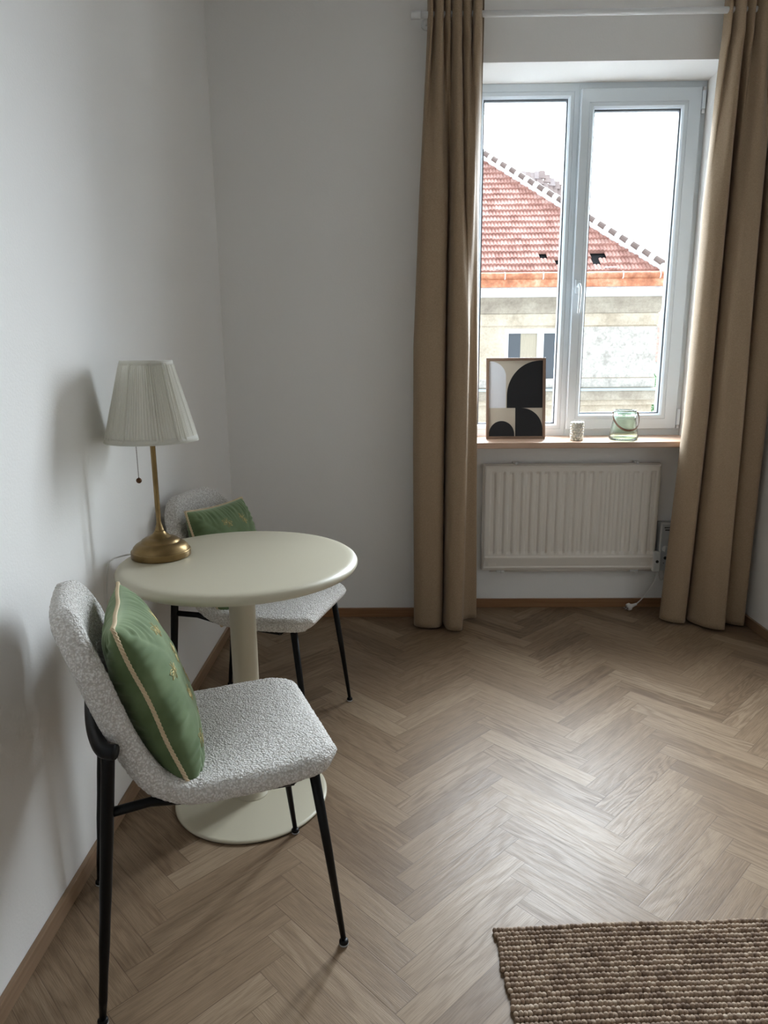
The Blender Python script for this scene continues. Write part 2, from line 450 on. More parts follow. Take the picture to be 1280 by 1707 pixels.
def curtain(label, levels, pleats, ztop, seed, nz=110):
    """levels: list of (z, plan control points) from top to bottom, equal counts"""
    rnd = random.Random(seed)
    per = 14
    plans = [(z, catmull([(p[0], p[1], 0) for p in P], per)) for z, P in levels]
    ns = len(plans[0][1]); V, F = [], []
    th = .0016
    rows = []
    for k in range(nz+1):
        f = k/nz; z = ztop+(levels[-1][0]-ztop)*f
        if z >= plans[0][0]: A, B, t = plans[0][1], plans[0][1], 0
        else:
            for (za, PA), (zb, PB) in zip(plans, plans[1:]):
                if z >= zb-1e-9:
                    A, B, t = PA, PB, (za-z)/(za-zb); t = t*t*(3-2*t) if len(plans) < 4 else t; break
        row = []
        amp = pleats[1]*(1 if z > 2.62 else max(0, 1-(2.62-z)/pleats[2]))**1.3
        for i in range(ns):
            p = A[i].lerp(B[i], t); s = i/(ns-1)
            wv = math.sin(2*PI*pleats[0]*s+.6*math.sin(5*s+seed))
            wv = math.copysign(abs(wv)**.8, wv)
            x = p.x+amp*.22*math.cos(2*PI*pleats[0]*s)
            y = p.y+amp*wv
            # header pinches just below the tape
            if z > 2.52:
                pin = math.exp(-((z-2.60)/.035)**2); y += pin*.006*math.sin(4*PI*pleats[0]*s)
            n_ = noise.noise(Vector((s*9, z*1.3, seed*3.1)))*.006+noise.noise(Vector((s*25, z*4, seed)))*.0018
            y += n_; x += noise.noise(Vector((s*7+5, z*1.1, seed*2.7)))*.004
            row.append(Vector((x, y, z)))
        rows.append(row)
    # uneven hem
    n0 = len(V)
    for k, row in enumerate(rows):
        for i, p in enumerate(row):
            V.append(p)
    for k in range(nz):
        for i in range(ns-1):
            a = k*ns+i; F.append((a, a+1, a+ns+1, a+ns))
    o = link_mesh('curtain', V, F, M_CURT)
    md = o.modifiers.new('thickness', 'SOLIDIFY'); md.thickness = .0022; md.offset = 0
    return tag(o, label, 'curtain', None)
LB = [(.135,3.375),(.098,3.345),(.092,3.285),(.118,3.255),(.165,3.250),(.208,3.258),(.228,3.300),(.234,3.372),(.239,3.300),(.252,3.228),(.285,3.207),(.316,3.214),(.328,3.265),(.334,3.338),(.360,3.368),(.402,3.380),(.408,3.392)]
LM = [(.128,3.375),(.094,3.345),(.088,3.290),(.115,3.258),(.165,3.252),(.212,3.262),(.232,3.300),(.237,3.372),(.244,3.300),(.262,3.238),(.300,3.222),(.330,3.234),(.338,3.275),(.345,3.338),(.358,3.355),(.380,3.365),(.386,3.390)]
LU = [(.135,3.365),(.118,3.345),(.118,3.300),(.138,3.272),(.175,3.266),(.212,3.275),(.234,3.300),(.242,3.360),(.252,3.305),(.268,3.262),(.296,3.262),(.310,3.300),(.320,3.272),(.342,3.262),(.356,3.300),(.372,3.335),(.378,3.375)]
LT = [(.150,3.360),(.150,3.345),(.158,3.330),(.170,3.322),(.188,3.320),(.205,3.325),(.218,3.335),(.232,3.345),(.246,3.335),(.262,3.322),(.285,3.322),(.300,3.335),(.318,3.325),(.338,3.318),(.355,3.325),(.378,3.340),(.388,3.365)]
curtain('beige linen curtain hanging at the left side of the window', [(2.66, LT), (2.0, LU), (1.35, LM), (.012, LB)], (6.5, .024, .75), 2.78, 3)
RB = [(1.365,3.400),(1.338,3.398),(1.327,3.360),(1.352,3.322),(1.398,3.298),(1.428,3.318),(1.470,3.425),(1.452,3.335),(1.484,3.264),(1.530,3.218),(1.574,3.210),(1.588,3.262),(1.632,3.385),(1.622,3.305),(1.680,3.268),(1.704,3.290),(1.712,3.360)]
RM = [(1.402,3.400),(1.372,3.395),(1.364,3.355),(1.376,3.312),(1.410,3.284),(1.444,3.300),(1.488,3.420),(1.464,3.320),(1.482,3.254),(1.524,3.228),(1.568,3.224),(1.584,3.262),(1.628,3.380),(1.618,3.300),(1.680,3.270),(1.710,3.290),(1.718,3.360)]
RU = [(1.395,3.392),(1.374,3.388),(1.366,3.355),(1.378,3.312),(1.414,3.284),(1.446,3.296),(1.490,3.400),(1.470,3.314),(1.492,3.266),(1.526,3.252),(1.562,3.256),(1.584,3.284),(1.622,3.370),(1.618,3.303),(1.680,3.280),(1.706,3.296),(1.716,3.350)]
RT = [(1.418,3.375),(1.404,3.372),(1.400,3.350),(1.412,3.330),(1.436,3.318),(1.456,3.325),(1.474,3.345),(1.492,3.332),(1.512,3.318),(1.540,3.316),(1.565,3.322),(1.585,3.332),(1.605,3.342),(1.632,3.326),(1.670,3.320),(1.696,3.330),(1.712,3.355)]
curtain('beige linen curtain hanging in the corner right of the window', [(2.66, RT), (1.95, RU), (1.0, RM), (.012, RB)], (6.5, .024, .8), 2.78, 5)

# ------------------------------------------------------------------ radiator
def build_radiator():
    t = thing('radiator', 'cream enamelled panel radiator mounted under the window sill', 'radiator', (.89, 3.55, .215))
    ox, oy, oz = .89, 3.55, .215
    X0, X1, Z0, Z1 = .452, 1.334, .222, .768
    yf = 3.520
    bm = bmesh.new(); bx(bm, .446-ox, 1.338-ox, yf+.010-oy, 3.558-oy, .214-oz, .772-oz, .006, seg=3); from_bm('rear_panel', bm, M_RAD, t)
    # fluted front sheet: grid in x and z
    n = 19; fx0, fx1, fz0, fz1 = .474, 1.322, .300, .735
    pitch = (fx1-fx0)/n
    xs = [X0, X0+.003, X0+.010, fx0]
    for k in range(n):
        a = fx0+k*pitch
        xs += [a+pitch*q for q in (.10, .26, .34, .42, .58, .66, .74, .90)]
    xs += [fx1, X1-.010, X1-.003, X1]
    zs = [Z0, Z0+.003, .232, .240, .284, .288, .296, .302, .310, .318, .324, .50, .712, .722, .730, .736, .752, .757, Z1-.003, Z1]
    def depth(x, z):
        d = 0.0
        if x <= X0+.001 or x >= X1-.001 or z <= Z0+.001 or z >= Z1-.001: return .012
        if x <= X0+.004 or x >= X1-.004 or z <= Z0+.004 or z >= Z1-.004: return .002
        if .235 < z < .283: return .003
        if .283 <= z < .292: return -.006
        if z > .754: return -.001
        if fx0 < x < fx1 and fz0 < z < fz1+.002:
            u = ((x-fx0)/pitch) % 1
            prof = 0 if (u < .2 or u > .8) else (1 if .32 < u < .68 else .5)
            e = min(1, max(0, (z-.300)/.018), ) * min(1, max(0, (.737-z)/.014))
            return .008*prof*e
        return d
    V, F = [], []
    for z in zs:
        for x in xs: V.append((x-ox, yf+depth(x, z)-oy, z-oz))
    m = len(xs)
    for j in range(len(zs)-1):
        for i in range(m-1): F.append((j*m+i, j*m+i+1, (j+1)*m+i+1, (j+1)*m+i))
    link_mesh('front_panel', V, F, M_RAD, t, False)
    for xa, xb in ((.478, .520), (1.262, 1.306)): box('cover_plate', xa-ox, xb-ox, yf-.001-oy, yf+.004-oy, .242-oz, .278-oz, M_RAD, t, .0015)
    for x in (.610, 1.215):
        bm = bmesh.new(); bx(bm, x-.012-ox, x+.012-ox, 3.535-oy, YN-oy, .772-oz, .780-oz, .001); bx(bm, x-.005-ox, x+.005-ox, 3.530-oy, 3.537-oy, .766-oz, .784-oz, .001)
        from_bm('top_bracket', bm, M_BOXWHITE, t)
    for x in (.545, 1.235):
        bm = bmesh.new(); bx(bm, x-.02-ox, x+.022-ox, 3.530-oy, YN-oy, .204-oz, .214-oz, .001); bx(bm, x+.004-ox, x+.018-ox, 3.524-oy, 3.535-oy, .200-oz, .212-oz, .001)
        from_bm('bottom_bracket', bm, M_BOXWHITE, t)
    V, F = tube([(.49-ox, 3.545-oy, .209-oz), (1.33-ox, 3.545-oy, .209-oz)], .006, 8); link_mesh('bottom_rail', V, F, M_RAD, t)
    # grey control housing on the right end with dial, socket and a small white switch box
    c = from_bm('control_box', (lambda b: (bx(b, 1.352-ox, 1.420-ox, 3.515-oy, YN-oy, .214-oz, .466-oz, .004), b)[1])(bmesh.new()), M_BOXGREY, t)
    bm = bmesh.new(); bx(bm, 1.350-ox, 1.360-ox, 3.511-oy, 3.520-oy, .212-oz, .468-oz, .002); bx(bm, 1.350-ox, 1.42-ox, 3.511-oy, 3.520-oy, .460-oz, .470-oz, .002); from_bm('edge_strip', bm, M_BOXWHITE, c)
    def disc(name, x, z, r, mat, y0, y1, par, mat2=None):
        V, F = tube([(x-ox, y1-oy, z-oz), (x-ox, y0-oy, z-oz)], r, 20); return link_mesh(name, V, F, mat, par, False)
    dl = disc('dial', 1.381, .333, .0155, M_BOXWHITE, 3.503, 3.516, c)
    box('pointer', 1.378-ox, 1.384-ox, 3.500-oy, 3.504-oy, .320-oz, .346-oz, M_BOXGREY, dl)
    disc('socket', 1.385, .283, .008, M_DARK, 3.512, 3.516, c)
    disc('indicator', 1.378, .256, .0025, M_DARK, 3.512, 3.516, c)
    bm = bmesh.new(); bl = random.Random(2)
    x = 1.370
    while x < 1.412:
        wd = bl.uniform(.003, .007); bx(bm, x-ox, x+wd-ox, 3.5135-oy, 3.5155-oy, .440-oz, .446-oz); x += wd+.0012
    x = 1.374
    while x < 1.412:
        wd = bl.uniform(.003, .006); bx(bm, x-ox, x+wd-ox, 3.5135-oy, 3.5155-oy, .427-oz, .434-oz); x += wd+.0012
    from_bm('printed_marks', bm, M_DARK, c)
    sb = from_bm('switch_box', (lambda b: (bx(b, 1.322-ox, 1.356-ox, 3.500-oy, 3.530-oy, .214-oz, .318-oz, .003), b)[1])(bmesh.new()), M_BOXWHITE, t)
    s_ = disc('screw', 1.340, .268, .0075, M_DARK, 3.497, 3.501, sb)
    bm = bmesh.new(); bx(bm, -.0055, .0055, 3.4955-oy, 3.4975-oy, -.001, .001); o = from_bm('screw_slot', bm, M_CHROME, sb)
    o.location = (1.340-ox, 0, .268-oz); o.rotation_euler = (0, .7, 0)
    # mains lead that ends in a plug lying on the parquet
    P = catmull([(1.352, 3.535, .216), (1.350, 3.53, .190), (1.338, 3.525, .145), (1.310, 3.52, .095), (1.275, 3.515, .055), (1.248, 3.512, .030)], 8)
    V, F = tube([(p.x-ox, p.y-oy, p.z-oz) for p in P], .0032, 8)
    P2 = catmull([(1.362, 3.535, .216), (1.366, 3.53, .185), (1.378, 3.528, .160), (1.392, 3.53, .175), (1.388, 3.535, .214)], 8)
    V2, F2 = tube([(p.x-ox, p.y-oy, p.z-oz) for p in P2], .0032, 8)
    V, F = join_vf([(V, F), (V2, F2)])
    cb = link_mesh('power_cable', V, F, M_CORDW, t)
    a = Vector((1.256, 3.514, .034)); d = Vector((-1.0, -.10, -.35)).normalized()
    pts = [a+d*s for s in (0, .012, .022, .030, .034, .046, .052)]
    V, F = tube([(p.x-ox, p.y-oy, p.z-oz) for p in pts], [.006, .0075, .009, .012, .0185, .0195, .018], 16)
    pg = link_mesh('plug', V, F, M_CORDW, cb)
    sd = d.cross(Vector((0, 0, 1))).normalized(); e = a+d*.052
    parts = [tube([(e+sd*q-Vector((ox, oy, oz))), (e+sd*q+d*.018-Vector((ox, oy, oz)))], .0024, 8) for q in (-.0095, .0095)]
    V, F = join_vf(parts); link_mesh('prong', V, F, M_CHROME, pg)
    return t
build_radiator()

# ------------------------------------------------------------------ table
TX, TY, TZ = -.442, 1.925, .757
tab = thing('bistro_table', 'round pedestal table in glossy sage cream standing against the left wall', 'table', (TX, TY, 0))
prof = [(0, TZ), (.300, TZ), (.314, TZ-.0005), (.325, TZ-.003), (.332, TZ-.008), (.335, TZ-.014), (.334, TZ-.020), (.329, TZ-.026), (.318, TZ-.029), (.29, TZ-.030), (0, TZ-.030)]
V, F = lathe([(r, z) for r, z in prof], 128); link_mesh('tabletop', V, F, M_TABLE, tab)
V, F = lathe([(0, TZ-.029), (.11, TZ-.029), (.11, TZ-.034), (.0375, TZ-.036), (.0375, .022), (.046, .014), (.052, .010), (0, .010)], 48); link_mesh('pedestal', V, F, M_TABLE, tab)
V, F = lathe([(0, .012), (.218, .010), (.226, .009), (.228, .0065), (.228, .004), (0, .004)], 128); bs = link_mesh('base_plate', V, F, M_TABLE, tab)
V, F = lathe([(0, .0045), (.2255, .0045), (.2255, 0.0003), (0, 0.0003)], 96); link_mesh('rubber_rim', V, F, M_DARK, bs)

# ------------------------------------------------------------------ lamp
LX, LY = -.673, 1.952
lamp = thing('table_lamp', 'brass table lamp with pleated white shade standing on the round table', 'lamp', (LX, LY, TZ))
prof = [(0, .0004), (.079, .0004), (.0815, .0008), (.0826, .0018), (.0828, .0030), (.0828, .0040), (.0828, .0165), (.0828, .0180), (.0824, .0196), (.0812, .0206), (.0795, .0209), (.0788, .0210), (.0786, .0216), (.0780, .0235), (.0752, .0300), (.0690, .0365), (.0615, .0412), (.0560, .0434), (.0545, .0438), (.0535, .0462), (.0500, .0503), (.0435, .0542), (.0365, .0564), (.0330, .0574), (.0318, .0578), (.0300, .0598), (.0235, .0634), (.0180, .0680), (.0147, .0725), (.0138, .0748), (0, .0750)]
V, F = lathe(prof, 96); link_mesh('lamp_base', V, F, M_BRASS, lamp)
prof = [(0, .0746), (.0130, .0748), (.0132, .0762), (.0122, .0790), (.0100, .0860), (.0080, .0930), (.0068, .0990), (.0064, .104), (.0072, .135), (.0072, .36), (.009, .362), (.009, .42), (.006, .425), (0, .425)]
V, F = lathe(prof, 32); link_mesh('stem', V, F, M_BRASS, lamp)
def shade_mat():
    m, nt, b = new_mat('ivory_pleated_fabric')
    b.inputs['Base Color'].default_value = (.88, .865, .81, 1); b.inputs['Roughness'].default_value = .85
    tl = nt.nodes.new('ShaderNodeBsdfTranslucent'); tl.inputs[0].default_value = (.90, .88, .82, 1)
    mx = nt.nodes.new('ShaderNodeMixShader'); mx.inputs[0].default_value = .55
    nt.links.new(b.outputs[0], mx.inputs[1]); nt.links.new(tl.outputs[0], mx.inputs[2])
    nt.links.new(mx.outputs[0], nt.nodes['Material Output'].inputs[0]); return m
M_SHADE = shade_mat()
ZS0, ZS1, RS0, RS1 = .333, .549, .124, .067
rs = random.Random(4)
NP = 92; jit = [rs.uniform(.35, 1.5)*(1+.5*math.sin(q*.7)) for q in range(NP)]
def pleat(r, a, k):
    u = a/(2*PI)*NP; i = int(u) % NP; f = u-int(u)
    return r+(.0034*jit[i]*math.sin(PI*f)-.0009)*(1 if 0 < k < 12 else .15)
prof = [(RS0-(RS0-RS1)*k/12, ZS0+(ZS1-ZS0)*k/12) for k in range(13)]
prof = [(RS0-(RS0-RS1)*q, ZS0+(ZS1-ZS0)*q) for q in [.0, .07, .10, .2, .3, .4, .5, .6, .7, .8, .90, .94, 1.0]]
V, F = lathe(prof, NP*8, rad_fn=pleat); sh = link_mesh('lamp_shade', V, F, M_SHADE, lamp)
md = sh.modifiers.new('thickness', 'SOLIDIFY'); md.thickness = .0012; md.offset = -1
def band(z0, z1):
    r = lambda z: RS0-(RS0-RS1)*(z-ZS0)/(ZS1-ZS0)
    V, F = lathe([(r(z0)-.0008, z0), (r(z0)+.0020, z0), (r(z1)+.0020, z1), (r(z1)-.0008, z1)], 96)
    link_mesh('trim_band', V, F, M_SHADE, sh)
band(ZS0-.001, ZS0+.014); band(ZS1-.011, ZS1+.001)
parts = [tube([(0, 0, ZS1-.03), (math.cos(a)*RS1*.97, math.sin(a)*RS1*.97, ZS1-.01)], .0012, 6) for a in (0.3, 0.3+2*PI/3, .3+4*PI/3)]
V, F = join_vf(parts); link_mesh('shade_ring', V, F, M_BRASS, lamp)
cxx, cyy = -.042, -.012
V, F = join_vf([sphere_vf((cxx, cyy, .395-.0042*k), .0016, 6, 4) for k in range(40)]+[tube([(0, 0, .395), (cxx, cyy, .395)], .002, 6)])
ch = link_mesh('pull_chain', V, F, M_BRASSD, lamp)
V, F = sphere_vf((cxx, cyy, .222), .0078, 20, 14); link_mesh('chain_ball', V, F, M_BRASSD, ch)
P = catmull([(-.078, -.005, .006), (-.100, -.002, .0035), (-.115, -.020, .003), (-.124, -.045, .003), (-.128, -.07, -.01), (-.130, -.09, -.10), (-.130, -.10, -.3)], 8)
V, F = tube(P, .0023, 8); link_mesh('lamp_cord', V, F, M_CORDW, lamp)

# ------------------------------------------------------------------ boucle chairs
def boucle_mat():
    m, nt, b = new_mat('boucle_fabric')
    v = nt.nodes.new('ShaderNodeTexVoronoi'); v.inputs['Scale'].default_value = 210
    t = nt.nodes.new('ShaderNodeTexCoord')
    n = noise_node(nt, 60, 3, t.outputs['Object'])
    vm = nt.nodes.new('ShaderNodeVectorMath'); vm.operation = 'MULTIPLY_ADD'
    nt.links.new(n.outputs['Color'], vm.inputs[0]); vm.inputs[1].default_value = (.012, .012, .012)
    nt.links.new(t.outputs['Object'], vm.inputs[2]); nt.links.new(vm.outputs[0], v.inputs['Vector'])
    n2 = noise_node(nt, 420, 3, t.outputs['Object'])
    hh = math_node(nt, 'SUBTRACT', 1.0, v.outputs['Distance'])
    hh = math_node(nt, 'MULTIPLY_ADD', n2.outputs[0], .5, hh)
    r = ramp(nt, hh, [(.60, (.66, .62, .57)), (1.1, (.94, .91, .87))])
    n3 = noise_node(nt, 130, 2, t.outputs['Object'])
    r2 = ramp(nt, n3.outputs[0], [(.35, (.90, .88, .86)), (.6, (1, 1, 1))])
    nt.links.new(mixc(nt, 1.0, r.outputs[0], r2.outputs[0], 'MULTIPLY'), b.inputs['Base Color'])
    b.inputs['Roughness'].default_value = .95; b.inputs['Sheen Weight'].default_value = .25; b.inputs['Specular IOR Level'].default_value = .15
    add_bump(nt, b, hh, .9, .004)
    return m
M_BOUCLE = boucle_mat()
def build_shell():
    # profile of the mid surface, (u, z) for the middle line and for the side edge
    C = [(.262,.452),(.245,.462),(.20,.466),(.13,.463),(.05,.459),(-.02,.459),(-.075,.467),(-.122,.490),(-.158,.535),(-.188,.600),(-.213,.670),(-.234,.740),(-.250,.800),(-.257,.828),(-.261,.848)]
    E_ = [(.262,.450),(.245,.460),(.20,.463),(.13,.461),(.05,.461),(-.02,.464),(-.066,.474),(-.108,.500),(-.136,.545),(-.160,.605),(-.180,.670),(-.200,.740),(-.221,.800),(-.233,.828),(-.240,.848)]
    NS, NT = 260, 150
    pc = catmull([(p[0], p[1], 0) for p in C], 20); pe = catmull([(p[0], p[1], 0) for p in E_], 20)
    Lc = [0]
    for a, b_ in zip(pc, pc[1:]): Lc.append(Lc[-1]+(b_-a).length)
    tot = Lc[-1]
    def at(path, s):
        # lookup by arc length of the centre path
        lo, hi = 0, len(Lc)-1
        while hi-lo > 1:
            mid = (lo+hi)//2
            if Lc[mid] <= s: lo = mid
            else: hi = mid
        t = (s-Lc[lo])/(Lc[hi]-Lc[lo]) if Lc[hi] > Lc[lo] else 0
        return path[lo].lerp(path[hi], min(1, max(0, t)))
    def halfw(s):
        w0 = interp([(0, .215), (.15, .226), (.34, .222), (.5, .212), (tot-.14, .206), (tot, .196)], s)
        r0, r1 = .075, .125
        if s < r0: return w0-r0+math.sqrt(max(0, r0*r0-(r0-s)**2))
        if s > tot-r1: return w0-r1+math.sqrt(max(0, r1*r1-(r1-(tot-s))**2))
        return w0
    mid = []
    for i in range(NS+1):
        f = i/NS; s = tot*(.5-.5*math.cos(PI*f))*.35+tot*f*.65
        hw = halfw(s); row = []
        for j in range(NT+1):
            g = j/NT; t = -1+2*g; t = math.sin(t*PI/2)*.35+t*.65
            v = hw*t; k = min(1, abs(v)/.215)**2.2
            a, b_ = at(pc, s), at(pe, s); p = a.lerp(b_, k)
            d = min(s, tot-s, (hw-abs(v)))
            row.append((Vector((p.x, v, p.y)), d))
        mid.append(row)
    E = .030
    V, idx = [], {}
    F = []
    def nrmal(i, j):
        a = mid[min(i+1, NS)][j][0]-mid[max(i-1, 0)][j][0]; b_ = mid[i][min(j+1, NT)][0]-mid[i][max(j-1, 0)][0]
        n = a.cross(b_)
        return n.normalized() if n.length > 1e-9 else Vector((0, 0, 1))
    for side in (1, -1):
        for i in range(NS+1):
            for j in range(NT+1):
                p, d = mid[i][j]
                h = .0255*math.sqrt(max(0, 1-(1-min(1, max(0, d)/E))**2))
                border = i in (0, NS) or j in (0, NT)
                if border and side == -1: idx[(side, i, j)] = idx[(1, i, j)]; continue
                n = nrmal(i, j)
                if side == 1: nn = n
                else: nn = -n
                q = p+nn*h
                q0 = Vector(q)
                c = noise.voronoi(q0*150)[0][0]; c2 = noise.noise(q0*330)
                amp = .0022*(1-min(1, c*1.6))+.0006*c2+.0008*noise.noise(q0*60)
                q = q+nn*amp if not border else q+Vector((0, 0, 0))
                idx[(side, i, j)] = len(V); V.append(q)
    for side in (1, -1):
        for i in range(NS):
            for j in range(NT):
                q = (idx[(side, i, j)], idx[(side, i+1, j)], idx[(side, i+1, j+1)], idx[(side, i, j+1)])
                F.append(q if side == 1 else q[::-1])
    return V, F
SV, SF = build_shell()
def build_chair(label, loc, rz):
    t = thing('dining_chair', label, 'chair', loc, rz, 'boucle dining chairs at the round table')
    sh_ = link_mesh('upholstered_shell', SV, SF, M_BOUCLE, t)
    me = sh_.data
    for sv in (-1, 1):
        V, F = tube(catmull([(-.196, sv*.222, .604), (-.208, sv*.221, .48), (-.232, sv*.216, .25), (-.257, sv*.210, .016)], 4), [.0125]*6+[.0118]*2+[.0105]*2+[.0085]*2+[.0068], 14)
        lg = link_mesh('rear_leg', V, F, M_BLACK, t)
        V, F = lathe([(0, .012), (.008, .014), (.0105, .011), (.0110, .007), (.0105, .0045), (0, .0045)], 16, -.2575, sv*.210); link_mesh('foot', V, F, M_BLACK, lg)
        V, F = lathe([(0, .005), (.0105, .005), (.0110, .0025), (.0100, .0002), (0, .0002)], 16, -.2575, sv*.210); link_mesh('glide', V, F, M_GLIDE, lg)
        V, F = tube([(.205, sv*.186, .452), (.231, sv*.198, .24), (.2565, sv*.2095, .016)], [.0120, .0098, .0062], 14)
        lg = link_mesh('front_leg', V, F, M_BLACK, t)
        V, F = lathe([(0, .012), (.008, .014), (.0105, .011), (.0110, .007), (.0105, .0045), (0, .0045)], 16, .257, sv*.210); link_mesh('foot', V, F, M_BLACK, lg)
        V, F = lathe([(0, .005), (.0105, .005), (.0110, .0025), (.0100, .0002), (0, .0002)], 16, .257, sv*.210); link_mesh('glide', V, F, M_GLIDE, lg)
        V, F = tube([(-.209, sv*.219, .475), (-.13, sv*.205, .470), (-.04, sv*.195, .447), (.16, sv*.19, .432)], .0095, 12); link_mesh('side_rail', V, F, M_BLACK, t)
    P = catmull([(-.183, -.234, .606), (-.203, -.218, .606), (-0.214, -.170, .606), (-0.221, -.10, .606), (-0.223, 0, .606), (-0.221, .10, .606), (-0.214, .170, .606), (-.203, .218, .606), (-.183, .234, .606)], 8)
    V, F = tube(P, .0145, 14); link_mesh('back_bracket', V, F, M_BLACK, t)
    V, F = tube([(.16, -.19, .432), (.16, .19, .432)], .009, 10); link_mesh('cross_rail', V, F, M_BLACK, t)
    return t
def dup(root, loc, rz, label):
    r = root.copy(); COL.objects.link(r); r.location = loc; r.rotation_euler = (0, 0, rz); r['label'] = label
    for chd in list(root.children):
        c = chd.copy(); COL.objects.link(c); c.parent = r
        for g in list(chd.children):
            d = g.copy(); COL.objects.link(d); d.parent = c
    return r
C1, A1 = (-.441, 1.4575, 0), math.radians(23)
C2, A2 = (-.483, 2.394, 0), math.radians(-15)
chair = build_chair('cream boucle chair with black legs nearest the camera, in front of the table', C1, A1)
dup(chair, C2, A2, 'cream boucle chair with black legs behind the round table, by the far corner')

# ------------------------------------------------------------------ cushions
def velvet_mat():
    m, nt, b = new_mat('green_velvet')
    n = noise_node(nt, 14, 4); r = ramp(nt, n.outputs[0], [(.35, (.098, .142, .062)), (.65, (.150, .205, .098))])
    nt.links.new(r.outputs[0], b.inputs['Base Color']); b.inputs['Roughness'].default_value = .8
    b.inputs['Sheen Weight'].default_value = .9; b.inputs['Sheen Roughness'].default_value = .35
    b.inputs['Sheen Tint'].default_value = (.70, .82, .60, 1); b.inputs['Specular IOR Level'].default_value = .2
    n2 = noise_node(nt, 900, 2); add_bump(nt, b, n2.outputs[0], .15, .0004)
    return m
M_VELVET = velvet_mat()
M_GOLD = simple('gold_embroidery', (.62, .50, .22), .5, metal=.3)
M_PIPING = simple('gold_cream_rope', (.66, .52, .33), .7, bump=.3, bscale=900, bdist=.0006)
CW, CH, CT = .360, .395, .066      # width, height, half thickness
def cush_surface(a, b_, side):
    """a, b_ in -1..1 -> local point; x across, z up, y thickness (+y = sitter side)"""
    # pinched corners: sides bow inwards between corners
    x = a*CW/2*(1-.045*(1-b_*b_)); z = b_*CH/2*(1-.045*(1-a*a))
    prof = (max(0, 1-abs(a)**2.7)*max(0, 1-abs(b_)**2.7))**.46
    # gathers near the edges
    ang = math.atan2(b_, a); rim = max(abs(a), abs(b_))
    along = b_ if abs(a) > abs(b_) else a
    g = math.sin(along*46+2.1*math.sin(along*9)+side)*.4+noise.noise(Vector((along*18, side*3.0, rim*1.5)))
    wr = .0042*g*math.exp(-((rim-.84)/.14)**2)
    wr += .004*noise.noise(Vector((a*3.0+side*7, b_*3.0, .3)))*prof
    # diagonal creases from corners
    cr = abs(abs(a)-abs(b_)); wr += -.006*math.exp(-(cr/.06)**2)*max(0, rim-.35)*(1-rim)*4
    y = side*(CT*prof+wr*min(1, prof*2.2))
    return Vector((x, y, z))
def wing_motif(parts, a0, b0, s, rot, side):
    """small embroidered bee: body, two pairs of wings, legs; threads laid on the cushion face"""
    def P(u, v):
        cu, su = math.cos(rot), math.sin(rot); x, y = u*cu-v*su, u*su+v*cu
        q = cush_surface(a0+x*s*2/CW, b0+y*s*2/CH, side); return q+Vector((0, side*.0007, 0))
    def line(pts, r=.00055): parts.append(tube([P(*p) for p in pts], r, 5))
    for k in (-1, 1): line([(k*.10, -.55), (k*.16, -.1), (k*.10, .35), (0, .55)])
    for sg in (-1, 1):
        for (ax, ay, ln, wd) in ((.95, .35, 1, .22), (.85, -.25, .85, .17)):
            tip = (sg*ax, ay); base = (sg*.1, .15)
            d = Vector((tip[0]-base[0], tip[1]-base[1])); n_ = Vector((-d.y, d.x)).normalized()*wd
            up = [(base[0]+d.x*t+n_.x*math.sin(PI*t), base[1]+d.y*t+n_.y*math.sin(PI*t)) for t in (0, .2, .4, .6, .8, 1)]
            dn = [(base[0]+d.x*t-n_.x*math.sin(PI*t), base[1]+d.y*t-n_.y*math.sin(PI*t)) for t in (0, .2, .4, .6, .8, 1)]
            line(up); line(dn); line([base, tip], .0005)
        line([(sg*.05, .5), (sg*.22, .85)], .0005)
def build_cushion(label, group):
    t = thing('throw_cushion', label, 'cushion', (0, 0, 0), 0, group)
    N = 90; V, F, idx = [], [], {}
    for side in (1, -1):
        for i in range(N+1):
            for j in range(N+1):
                a = math.sin((-1+2*i/N)*PI/2); b_ = math.sin((-1+2*j/N)*PI/2)
                if (i in (0, N) or j in (0, N)) and side == -1: idx[(side, i, j)] = idx[(1, i, j)]; continue
                idx[(side, i, j)] = len(V); V.append(cush_surface(a, b_, side))
        for i in range(N):
            for j in range(N):
                q = (idx[(side, i, j)], idx[(side, i+1, j)], idx[(side, i+1, j+1)], idx[(side, i, j+1)])
                F.append(q if side == -1 else q[::-1])
    link_mesh('velvet_cover', V, F, M_VELVET, t)
    # twisted rope piping round the seam
    path = []
    for (a0, b0), (a1, b1) in (((-1, -1), (1, -1)), ((1, -1), (1, 1)), ((1, 1), (-1, 1)), ((-1, 1), (-1, -1))):
        for k in range(150):
            q = k/150; p = cush_surface(a0+(a1-a0)*q, b0+(b1-b0)*q, 1)
            path.append(Vector((p.x*1.006, .0015*math.sin(k*.09), p.z*1.006)))
    parts = []; n = len(path)
    for s in range(3):
        pts = []
        for k in range(n+1):
            p = path[k % n]; tn = (path[(k+1) % n]-path[k-1]).normalized(); n1 = tn.cross(Vector((0, 1, 0))).normalized(); n2 = Vector((0, 1, 0))
            a = k*.62+2*PI*s/3; pts.append(p+.0023*(math.cos(a)*n1+math.sin(a)*n2))
        parts.append(tube(pts, .0022, 6, False))
    V, F = join_vf(parts); link_mesh('rope_piping', V, F, M_PIPING, t)
    parts = []
    mr_ = random.Random(5)
    for r_, bb in enumerate((-.62, -.2, .22, .64)):
        for c_ in range(3):
            aa = -.66+c_*.62+(.31 if r_ % 2 else 0)
            if aa > .85: continue
            parts = []; wing_motif(parts, aa, bb, .027, mr_.uniform(-.9, .9), 1)
            V, F = join_vf(parts); link_mesh('embroidered_bee', V, F, M_GOLD, t)
    return t
cu = build_cushion('green velvet cushion with gold bees and rope piping on the nearest chair', 'green velvet cushions on the chairs')
